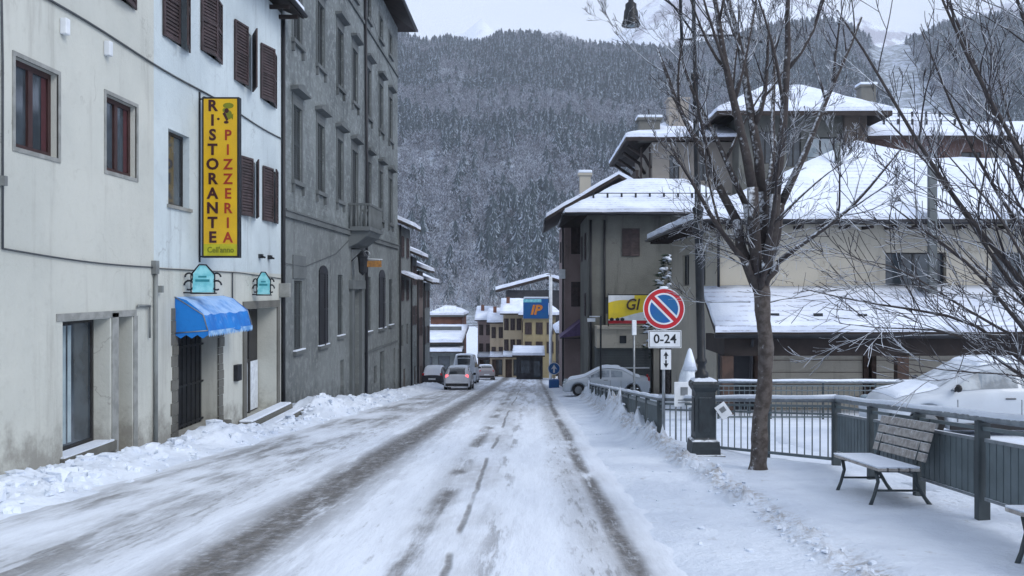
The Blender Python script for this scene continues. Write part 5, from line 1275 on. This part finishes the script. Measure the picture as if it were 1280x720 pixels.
# ------------------------------------------------------------------ ground, road, snow
mt['asph'] = None
def road_material():
    m, nt, b = newmat('snowy_road'); p = pos(nt); s = sep(nt, p); X, Y = s[0], s[1]
    wob = mth(nt, 'ADD', mth(nt, 'MULTIPLY', mth(nt, 'SUBTRACT', noi(nt, .05, 1, scl=(0,1,0)), .5), .5), mth(nt, 'MULTIPLY', mth(nt, 'SUBTRACT', noi(nt, 1.2, 4, .6, scl=(1,.5,0)), .5), .16))
    x = mth(nt, 'ADD', X, wob)
    streak = noi(nt, 1.0, 8, .68, scl=(3.8,.42,0)); fine = noi(nt, 1.0, 7, .72, scl=(10,1.3,0)); blot = noi(nt, .55, 5, .6, scl=(1.3,.35,0)); grit = noi(nt, 9, 6, .7)
    def band(c, w, soft): return rmp(nt, mth(nt, 'ABSOLUTE', mth(nt, 'SUBTRACT', x, c)), w+soft, w-soft)
    def mul(a, *k):
        for q in k: a = mth(nt, 'MULTIPLY', a, q)
        return a
    A = mul(band(-2.80,.38,.24), rmp(nt, mth(nt,'ADD',mth(nt,'MULTIPLY',streak,.6),mth(nt,'MULTIPLY',blot,.4)), .30,.46), 1.0)
    Bm = mul(band(-5.0,.85,.4), rmp(nt, streak, .44,.56), rmp(nt, blot, .42,.58), .75)
    B2 = mul(band(-4.1,.35,.3), rmp(nt, fine, .50,.62), .55)
    ypat = noi(nt, .33, 3, .6, scl=(.3,1,0))
    C = mul(band(-1.18,.13,.10), rmp(nt, mth(nt,'ADD',mth(nt,'MULTIPLY',ypat,.6),mth(nt,'MULTIPLY',streak,.4)), .45,.56), rmp(nt, fine, .28,.48), .9)
    C2 = mul(band(-.80,.03,.02), rmp(nt, noi(nt,.25,3,scl=(.2,1,0)), .42,.5), .8)
    C3 = mul(band(-.42,.12,.1), rmp(nt, streak, .50,.60), .5)
    D = mul(band(.83,.105,.075), rmp(nt, mth(nt,'ADD',mth(nt,'MULTIPLY',noi(nt,.3,3,scl=(.2,1,0)),.6),mth(nt,'MULTIPLY',streak,.4)), .41,.50), rmp(nt, fine, .30,.50), 1.0)
    D2 = mul(band(.55,.25,.2), rmp(nt, fine, .52,.66), .5)
    E = mul(band(-1.9,.7,.4), rmp(nt, fine, .58,.70), .35)
    msk = A
    for q in (Bm,B2,C,C2,C3,D,D2,E): msk = mth(nt, 'MAXIMUM', msk, q)
    # farther on the road is more worn
    far = mul(rmp(nt, Y, 22, 42), rmp(nt, noi(nt,1.0,5,.6,scl=(2.2,.12,0)), .44,.60), rmp(nt, mth(nt,'ABSOLUTE',mth(nt,'ADD',X,2.2)), 3.8,2.6), .55)
    msk = mth(nt, 'MAXIMUM', msk, far)
    msk = mth(nt, 'MULTIPLY', msk, rmp(nt, grit, .30,.52, .55, 1))
    asph_gr = noi(nt, 2.0, 6, .7, scl=(3,1,0))
    slush = mul(band(-.95,.48,.25), rmp(nt, blot, .36,.58), .55)
    slush = mth(nt,'MAXIMUM', slush, mul(band(.72,.34,.22), rmp(nt, noi(nt,.4,4,.6,scl=(1,.3,0)), .36,.54), .60))
    slush = mth(nt,'MAXIMUM', slush, mul(band(-2.75,.7,.3), rmp(nt, streak, .36,.60), .52))
    slush = mth(nt,'MAXIMUM', slush, mul(band(-4.9,1.1,.4), rmp(nt, blot, .36,.58), .55))
    lane = mul(rmp(nt, streak, .40, .62), .34)
    base = mix(nt, lane, (.80,.86,.95), (.60,.65,.74))
    base = mix(nt, mul(rmp(nt, fine, .5, .72), .22), base, (.42,.45,.50))
    base = mix(nt, mth(nt,'MULTIPLY',slush,rmp(nt, asph_gr, .3,.6,.6,1)), base, (.30,.31,.325))
    asp = mix(nt, rmp(nt, noi(nt, 14, 5, .7), .35,.65), (.095,.092,.09), (.17,.16,.15))
    asp = mix(nt, mth(nt,'MULTIPLY',rmp(nt, asph_gr, .46,.66),.7), asp, (.33,.335,.35))
    nt.links.new(mix(nt, msk, base, asp), b.inputs['Base Color'])
    nt.links.new(mth(nt, 'SUBTRACT', .72, mth(nt, 'MULTIPLY', msk, .28)), b.inputs['Roughness']); b.inputs['Specular IOR Level'].default_value = .3
    h = mth(nt, 'ADD', mth(nt, 'MULTIPLY', mth(nt,'SUBTRACT',1,msk), 1.2), mth(nt, 'ADD', mth(nt,'MULTIPLY',fine,.9), mth(nt,'MULTIPLY',noi(nt,22,5,.65),.6)))
    bump(nt, b, h, .55, .03)
    return m
def pave_mat():
    m = mt['snow_dirty'].copy(); m.name = 'kerbside_snow'; nt = m.node_tree; b = nt.nodes['Principled BSDF']; lk = b.inputs['Base Color'].links[0]; c0 = lk.from_socket
    s = sep(nt, pos(nt)); ex = mth(nt, 'SUBTRACT', 2.68, mth(nt, 'MULTIPLY', rmp(nt, s[1], 13, 20, 0, 1, False), .3))
    k = rmp(nt, mth(nt, 'ABSOLUTE', mth(nt, 'SUBTRACT', s[0], ex)), .30, .06)
    k = mth(nt, 'MULTIPLY', k, mth(nt, 'MULTIPLY', rmp(nt, noi(nt, 9, 6, .7), .42, .62), rmp(nt, noi(nt, .9, 3), .36, .55)))
    nt.links.new(mix(nt, mth(nt, 'MULTIPLY', k, .75), c0, (.30,.27,.24)), b.inputs['Base Color']); return m
def gridmesh(name, xs, ys, zf, mat, kind='structure', smooth=True):
    v = []; X = list(xs); Y = list(ys)
    for y in Y:
        for x in X: v.append((x, y, zf(x, y)))
    n = len(X); f = [(j*n+i, j*n+i+1, (j+1)*n+i+1, (j+1)*n+i) for j in range(len(Y)-1) for i in range(n-1)]
    me = bpy.data.meshes.new(name); me.from_pydata(v, [], f); me.materials.append(mat)
    if smooth: me.polygons.foreach_set('use_smooth', [True]*len(f))
    o = bpy.data.objects.new(name, me); COL.objects.link(o); o['kind'] = kind; return o
def gspace(a, b, s0, k):
    out = [a]; s_ = s0
    while out[-1] < b: out.append(out[-1]+s_); s_ *= k
    return out
def nz(x, y, f, o=4): return noise.fractal(Vector((x*f, y*f, 3.1)), 1.0, 2.0, o)
def road_h(x, y):
    e = -.012*math.exp(-((x+2.85)/.4)**2) - .01*math.exp(-((x-.83)/.16)**2)
    return road_z(y) + .03 + e + .006*nz(x, y, 1.3)
gridmesh('road', np.arange(-7.4, 3.0, .13), gspace(1.5, 135, .12, 1.012), road_h, road_material())
def chunk(x, y, f=1.0):
    a = noise.cell(Vector((x*3.2*f, y*3.2*f, 0)))
    v = noise.voronoi(Vector((x*3.6*f, y*3.6*f, .5)))[0]
    return max(0, .5-v[0]*1.1)*(.4+.9*abs(a))
def left_bank(x, y):
    # ploughed heap between carriageway and house fronts
    e = -6.05 + .28*nz(0, y, .35) + (.3 if y < 12 else 0)
    t = (e-x)/(2.02)           # 0 at the road edge .. 1 at the wall
    if t < 0: return road_z(y) - .04
    hgt = (.20+.16*max(0,nz(7, y, .30)+.35) + (.30 if 18 < y < 20.4 else 0)*math.sin((y-18)/2.4*math.pi if 18 < y < 20.4 else 0) + .38*math.exp(-((y-29.3)/1.2)**2) + .15*math.exp(-((y-34)/2)**2))
    prof = math.sin(min(1, t*1.25)*math.pi/2)**1.2 * (1-.55*max(0, (t-.55)/.45))
    door = 1-.75*math.exp(-((y-21.3)/1.2)**2)*(t > .55) - .7*math.exp(-((y-26.2)/1.6)**2)*(t > .55)
    z = road_z(y) + .02 + hgt*prof*door*1.15 + (chunk(x, y)+.5*chunk(x+9, y, 2.3))*.24*min(1, t*4) + .05*nz(x, y, 2.2)*min(1, t*5)
    dip = -.62*math.exp(-((y-17.5)/4.6)**2)*max(0, t-.35)
    dip -= .62*math.exp(-((y-21.6)/1.2)**2)*min(1,max(0,t-.45)*4) + .34*math.exp(-((y-25.6)/2.0)**2)*min(1,max(0,t-.35)*5)
    return z+dip
gridmesh('snow_bank', np.arange(-8.12, -5.3, .055), gspace(4, 72, .055, 1.0085), left_bank, mt['snow_dirty'])
KX = 2.68
def edge_x(y): return KX - .3*max(0,min(1,(y-13)/7)) + .05*nz(1, y, .5) + .35*max(0,min(1,(y-26)/5))
def verge(x, y):
    e = edge_x(y); rz = road_z(y); t = x-e
    ridge = math.exp(-((t+.02)/.16)**2)
    rough = max(0, nz(3, y, .8)+.45)
    crumb = chunk(x, y, 1.6)+.6*chunk(x+5, y+3, 3)
    if t < 0:
        soft = max(0, min(1, (x-1.15)/.5)); z = rz + .02 + soft*(.035+.02*nz(x, y, 1.5)) + crumb*.09*soft*max(0,min(1,.4+1.6*nz(x,y,.5)))
    else:
        pl = plat_z(y) + .03*nz(x, y, .45) + .012*nz(x, y, 2.1); z = rz+.05 + (pl-rz-.05)*min(1, t/.28)
    berm = 0
    if y > 16.5: berm = (.26+.2*rough)*math.exp(-((t-.05)/.32)**2)*min(1,(y-16.5)/2)
    z += ridge*rough*(.12+crumb*.55)*(1.3 if y > 12 else 1) + berm*(1+crumb*.8)
    if x < 1.2: z -= .03*(1.2-x)/.3
    # snow mound round the sign post and lamp foot, footprints
    z += .16*math.exp(-((x-2.75)**2+(y-16.4)**2)/.5)
    for fx, fy in ((3.1,8.7),(3.35,9.2),(3.05,9.9),(3.4,10.6),(4.0,9.3)):
        z -= .035*math.exp(-(((x-fx)/.08)**2+((y-fy)/.16)**2))
    return z
gridmesh('pavement_snow', gspace(.95, 5.3, .055, 1.006), gspace(3.0, 62, .06, 1.0085), verge, pave_mat())
def ground(x, y):
    z = -S*y if y < 112 else -S*112-(y-112)*.02
    if x > 5: z += .13 + .03*nz(x, y, .25)
    elif x < -8: z -= .3
    else: z -= .02 if y > 62 else .35
    if 5.3 < x < 14: z += .2*math.exp(-((y-18.3)/3.0)**2)*min(1,(x-5.3)/1.2)
    if y > 150: z = -S*112-(y-112)*.02
    if x > 30 and y > 45: z += min(12, (x-30)*.25)*min(1,(y-45)/40)
    return z
gx = sorted(set([-400,-250,-150,-90,-50,-30,-20,-14,-10,-8.3] + list(np.arange(-8,5.2,.8)) + [5.05,5.6,6.4,7.5,9,11,13,16,20,25,32,40,60,90,150,250,400,700]))
gridmesh('ground', gx, [-60,-20,-5] + list(np.arange(0,120,1.0)) + [130,150,180,230,300,380,430,480], ground, mt['snow'])
def clumps():
    rg = random.Random(11); b = MB()
    for k in range(620):
        y = 7+rg.random()**1.6*38; e = -6.05+.28*nz(0,y,.35); x = e-rg.random()**.8*1.5+.18
        r_ = rg.uniform(.02,.085)*(1 if rg.random() < .85 else 1.7)
        b.sphere((x,y,left_bank(x,y)+r_*.2), r_, 6, (rg.uniform(.7,1.6),rg.uniform(.7,1.6),rg.uniform(.5,.95)), jit=1.0, rg=rg)
    for k in range(520):
        y = 5+rg.random()**1.5*38; x = edge_x(y)+rg.gauss(-.02,.13); 
        if k % 14 == 0: x = rg.uniform(1.3,2.5)
        if nz(3,y,.8) < -.3 and k % 4: continue
        r_ = rg.uniform(.010,.036)
        b.sphere((x,y,verge(x,y)+r_*.1), r_, 6, (rg.uniform(.7,1.6),rg.uniform(.7,1.6),rg.uniform(.5,.9)), jit=1.0, rg=rg)
    b.sm = [False]*len(b.sm)
    o = b.build('snow_clods', mt['snow_dirty'], fix=False); tag(o, 'broken clods of ploughed snow along both edges of the road', 'snow', kind='stuff')
clumps()

# ------------------------------------------------------------------ mountain and forest
CREST = [(-700,70),(0,60),(300,46),(490,44),(530,58),(560,54),(600,60),(622,48),(700,50),(740,62),(800,64),(850,68),(900,54),(990,34),(1050,30),(1095,60),(1150,52),(1180,34),(1280,20),(1500,0),(2200,-40)]
def crest(u):
    px = 665+1100*u; return (360-lerp(CREST, px))/1100
Y0, Y1 = 430, 1250
def hill(x, y):
    u = x/y if y > 0 else 0; t = (y-Y0)/(Y1-Y0); zc = crest(u)*Y1+CAMZ; z0 = -14
    if t < 0: return z0 + t*6
    if t <= 1:
        z = z0 + (zc-z0)*(t**.92)
        z += 16*nz(x, y, .004, 3)*min(1, t*3)*min(1,(1-t)*5)+6*nz(x,y,.013,2)*min(1,t*3)*min(1,(1-t)*5)
        return z
    return zc - (t-1)*Y1*.25
us = np.linspace(-1.15, 1.4, 171); yy_ = list(np.linspace(380, 1250, 110))+[1300,1400,1600]
v = []; 
for y in yy_:
    for u in us: v.append((u*y, y, hill(u*y, y)))
n = len(us); f = [(j*n+i, j*n+i+1, (j+1)*n+i+1, (j+1)*n+i) for j in range(len(yy_)-1) for i in range(n-1)]
me = bpy.data.meshes.new('mountain'); me.from_pydata(v, [], f); me.polygons.foreach_set('use_smooth', [True]*len(f))
def hill_mat():
    m, nt, b = newmat('snowy_hillside')
    c = mix(nt, rmp(nt, noi(nt, .09, 6, .7), .40,.60), (.50,.56,.66), (.16,.19,.21))
    nt.links.new(c, b.inputs['Base Color']); b.inputs['Roughness'].default_value = .9; return m
mt['hill'] = hill_mat(); me.materials.append(mt['hill'])
o = bpy.data.objects.new('mountain', me); COL.objects.link(o); o['kind'] = 'structure'
# far pale ridge
FC = [(-400,10),(300,40),(480,60),(540,52),(575,44),(603,22),(618,40),(660,52),(740,60),(775,42),(800,12),(850,-20),(950,-10),(1050,10),(1100,34),(1140,44),(1190,20),(1300,-10),(1800,-40)]
v = []; us2 = np.linspace(-.9, 1.0, 240); ys2 = np.linspace(1700, 2700, 26)
for y in ys2:
    for u in us2:
        t = (y-1700)/1000; zc = (360-lerp(FC, 665+1100*u))/1100*2700
        v.append((u*y, y, -20+(zc+20)*t**1.1 + 30*nz(u*2700, y, .004, 4)*t*(1-.6*t)))
n = len(us2); f = [(j*n+i, j*n+i+1, (j+1)*n+i+1, (j+1)*n+i) for j in range(len(ys2)-1) for i in range(n-1)]
me = bpy.data.meshes.new('far_mountain'); me.from_pydata(v, [], f); me.polygons.foreach_set('use_smooth', [True]*len(f))
m_, nt, b_ = newmat('far_snow_slopes'); nt.links.new(mix(nt, rmp(nt, noi(nt, .006, 7, .7), .50,.60), (.74,.79,.88), (.34,.34,.40)), b_.inputs['Base Color']); b_.inputs['Roughness'].default_value = .9
me.materials.append(m_); o = bpy.data.objects.new('far_mountain', me); COL.objects.link(o); o['kind'] = 'structure'

def forest():
    nr = np.random.default_rng(3)
    # --- prototypes (unit height), colour attribute frost 0..1
    def conifer(rs):
        V, F, C = [], [], []
        tiers = 7
        for k in range(tiers):
            z0 = .10+.80*k/tiers; z1 = z0+.30*(1-.45*k/tiers); r = .25*(1-k/tiers)**.85+.03; m = 7; off = rs.uniform(0,6.28)
            b = len(V); V.append((0,0,min(1,z1))); C.append(.10)
            for i in range(m):
                a = off+2*math.pi*i/m; rr = 1.3*r*rs.uniform(.55,1.2); V.append((rr*math.cos(a), rr*math.sin(a), z0+rs.uniform(-.03,.03))); C.append(rs.uniform(.25,1.0))
                a2 = a+math.pi/m; rr = r*rs.uniform(.25,.45); V.append((rr*math.cos(a2), rr*math.sin(a2), z0+.05)); C.append(0.0)
            for i in range(2*m): F.append((b, b+1+i, b+1+(i+1) % (2*m)))
        return np.array(V), np.array(F), np.array(C)
    def broad(rs):
        V, F, C = [], [], []
        for k in range(120):
            a = rs.uniform(0,6.28); t = rs.uniform(.12,1); rad = .30*math.sin(min(1,t*1.05)*math.pi*.93)**.6*rs.uniform(.2,1); c = np.array([rad*math.cos(a), rad*math.sin(a), t*.93])
            d = np.array([math.cos(a)*.5, math.sin(a)*.5, 1.0])*rs.uniform(.05,.12); w = np.array([rs.uniform(-1,1), rs.uniform(-1,1), rs.uniform(-.3,.3)])*.03
            b = len(V); V += [tuple(c-w), tuple(c+w), tuple(c+d)]; q = rs.uniform(.2,.95); C += [q*.45,q*.45,q]; F.append((b,b+1,b+2))
        return np.array(V), np.array(F), np.array(C)
    rs = random.Random(9); protos = [conifer(rs) for _ in range(5)]+[broad(rs) for _ in range(4)]
    AV, AF, AC, base = [], [], [], 0
    cnt = 0; y = 440.0
    while y < 1262:
        sp = 5.8 + (y-440)*.0018
        x = -.62*y
        while x < .72*y:
            xx = x+rs.uniform(-.5,.5)*sp; yy = y+rs.uniform(-.5,.5)*sp; x += sp*1.02
            px = 665+1100*xx/yy; 
            if px < 250 or px > 1480: continue
            if px < 470 and rs.random() < .5: continue
            zz = hill(xx, yy); py = 360-1100*(zz-CAMZ)/yy
            # open pistes
            e = 1112+(py-60)*.35+14*nz(0,yy,.02,2)
            if 960 < px and abs(px-e-(0 if py < 130 else 8)) < 26+.12*max(0,py-60)+8*nz(xx,yy,.03,2): continue
            dens = nz(xx, yy, .018, 3)
            if dens < -.62: continue
            dd = nz(xx+500, yy, .006, 3)+.25*nz(xx, yy, .03, 2)
            conif = dd > .02-(.25 if yy > 900 else 0)+(.15 if yy < 620 else 0)
            if rs.random() < .12: conif = not conif
            p = protos[rs.randrange(5)] if conif else protos[5+rs.randrange(4)]
            H = rs.uniform(12,21)*(1.0 if conif else .85)*(.86 if yy > 1150 else 1); wd = H*rs.uniform(.85,1.15); a = rs.uniform(0,6.28); ca, sa = math.cos(a)*wd, math.sin(a)*wd
            V = p[0]; W = np.empty_like(V); W[:,0] = xx+V[:,0]*ca-V[:,1]*sa; W[:,1] = yy+V[:,0]*sa+V[:,1]*ca; W[:,2] = zz-.5+V[:,2]*H
            AV.append(W); AF.append(p[1]+base); base += len(V); fr_ = rs.uniform(.65,1.1)
            AC.append(np.clip(p[2]*fr_*1.25,0,1.3) + (0 if conif else 2.0)); cnt += 1
        y += sp*.95
    V = np.concatenate(AV); F = np.concatenate(AF); C = np.concatenate(AC)
    me = bpy.data.meshes.new('forest'); me.vertices.add(len(V)); me.vertices.foreach_set('co', V.ravel()); me.loops.add(F.size); me.loops.foreach_set('vertex_index', F.ravel().astype(np.int32))
    me.polygons.add(len(F)); me.polygons.foreach_set('loop_start', np.arange(0,F.size,3,dtype=np.int32)); me.polygons.foreach_set('loop_total', np.full(len(F),3,dtype=np.int32)); me.update(calc_edges=True)
    at = me.attributes.new('frost', 'FLOAT', 'POINT'); at.data.foreach_set('value', C.astype(np.float32))
    m, nt, b = newmat('frosted_forest'); a = nt.nodes.new('ShaderNodeAttribute'); a.attribute_name = 'frost'; f_ = a.outputs['Fac']
    isb = mth(nt, 'GREATER_THAN', f_, 1.5); k = mth(nt, 'SUBTRACT', f_, mth(nt, 'MULTIPLY', isb, 2.0))
    k = mth(nt, 'MULTIPLY', k, rmp(nt, noi(nt, .35, 3), .3, .6, .55, 1.1))
    con = mix(nt, rmp(nt, k, .15, .85), (.026,.045,.053), (.40,.47,.57)); bro = mix(nt, rmp(nt, k, .1, .8), (.085,.088,.105), (.44,.49,.58))
    nt.links.new(mix(nt, isb, con, bro), b.inputs['Base Color']); b.inputs['Roughness'].default_value = .9; b.inputs['Specular IOR Level'].default_value = .1
    me.materials.append(m); o = bpy.data.objects.new('forest', me); COL.objects.link(o); tag(o, 'snow dusted mixed forest covering the mountainside behind the village', 'forest', kind='stuff')
    print('forest', cnt, len(F))
forest()
def village_trees():
    # frosted broadleaf trees at the foot of the slope, between the far roofs
    pr = []
    for k, (x, y, H) in enumerate([(-14,150,15),(-9,160,17),(-4,140,13),(0,165,18),(5,150,15),(-19,170,17),(9,175,18),(3,128,11),(-7,132,12),(14,150,16)]):
        rg = random.Random(70+k); z = road_z(y); 
        labs = ['pale frosted tree behind the brick house at the street end','tall frosted tree left of the village roofs','frosted tree above the cream house roof','frosted tree above the tall beige house','frosted tree behind the slate building','leftmost frosted tree beyond the grey house row','frosted tree behind the dark low house','small frosted tree behind the ochre house','small frosted tree between the brick house and the brown house','frosted tree behind the grey house roof']
        r = thing('frosted_tree', (x,y,z), labs[k], 'tree', 'frosted trees beyond the village')
        b = MB(); b.tube([(x,y,z),(x,y,z+H*.5)], [.25,.12], 6); b.build('trunk', mt['twig'], r)
        b = MB()
        for q in range(8):
            a = q*.8+rg.random(); grow(b, (x,y,z+H*(.2+.035*q)), (math.cos(a)*.5,math.sin(a)*.5,1), H*.45, .10, 3, rg, .15, None, 4, .7, (4,6))
        b.build('crown', mt['frost_twig'], r, fix=False)
village_trees()
# ------------------------------------------------------------------ air, light, camera
HAZE = .00018
if HAZE:
    b = MB(); b.box(-2600, 2900, -70, 2800, -45, 1100); hz = b.build('haze', [])
    m = bpy.data.materials.new('haze_air'); m.use_nodes = True; nt = m.node_tree; nt.nodes.remove(nt.nodes['Principled BSDF'])
    pv = nt.nodes.new('ShaderNodeVolumePrincipled'); pv.inputs['Color'].default_value = (.86,.91,1,1); pv.inputs['Density'].default_value = HAZE
    nt.links.new(pv.outputs[0], nt.nodes['Material Output'].inputs['Volume']); hz.data.materials.append(m); hz['kind'] = 'stuff'
    tag(hz, 'thin cold winter haze between the village and the mountain', 'haze')
SUN_EL, SUN_ROT = R(36), R(128)
w = bpy.data.worlds.new('World'); SC.world = w; w.use_nodes = True; nt = w.node_tree; bg = nt.nodes['Background']
sk = nt.nodes.new('ShaderNodeTexSky'); sk.sky_type = 'NISHITA'; sk.sun_disc = False; sk.sun_elevation = SUN_EL; sk.sun_rotation = SUN_ROT; sk.air_density = 1; sk.dust_density = 3
# overcast: a soft cloud deck over the clear sky
tc = nt.nodes.new('ShaderNodeTexCoord'); s_ = sep(nt, tc.outputs['Generated'])
n1 = noi(nt, 2.2, 5, .55, vec=tc.outputs['Generated'], scl=(1,1,3))
cl = mix(nt, rmp(nt, n1, .3, .7), (6.8,7.7,9.5), (8.0,8.85,10.6))
nt.links.new(mix(nt, .86, sk.outputs[0], cl), bg.inputs[0]); bg.inputs[1].default_value = .09
sl = bpy.data.lights.new('sun', 'SUN'); sl.energy = 1.1; sl.angle = R(28); sl.color = (1,.975,.94)
so = bpy.data.objects.new('sun', sl); COL.objects.link(so)
d = Vector((math.sin(SUN_ROT)*math.cos(SUN_EL), math.cos(SUN_ROT)*math.cos(SUN_EL), math.sin(SUN_EL)))
so.rotation_euler = d.to_track_quat('Z', 'Y').to_euler(); so.location = (0,0,60)
cam = bpy.data.cameras.new('camera'); co = bpy.data.objects.new('camera', cam); COL.objects.link(co); SC.camera = co
co.location = (0,0,CAMZ); co.rotation_euler = (R(90),0,0); cam.sensor_width = 36; cam.lens = 36*1100/1280; cam.shift_x = -25/1280; cam.clip_start = .1; cam.clip_end = 8000
SC.render.engine = 'CYCLES'; SC.cycles.use_denoising = True; SC.cycles.max_bounces = 6; SC.cycles.diffuse_bounces = 3; SC.cycles.volume_bounces = 1
SC.view_settings.view_transform = 'Standard'; SC.view_settings.look = 'None'; SC.view_settings.exposure = .42; SC.view_settings.gamma = 1; SC.view_settings.use_curve_mapping = False
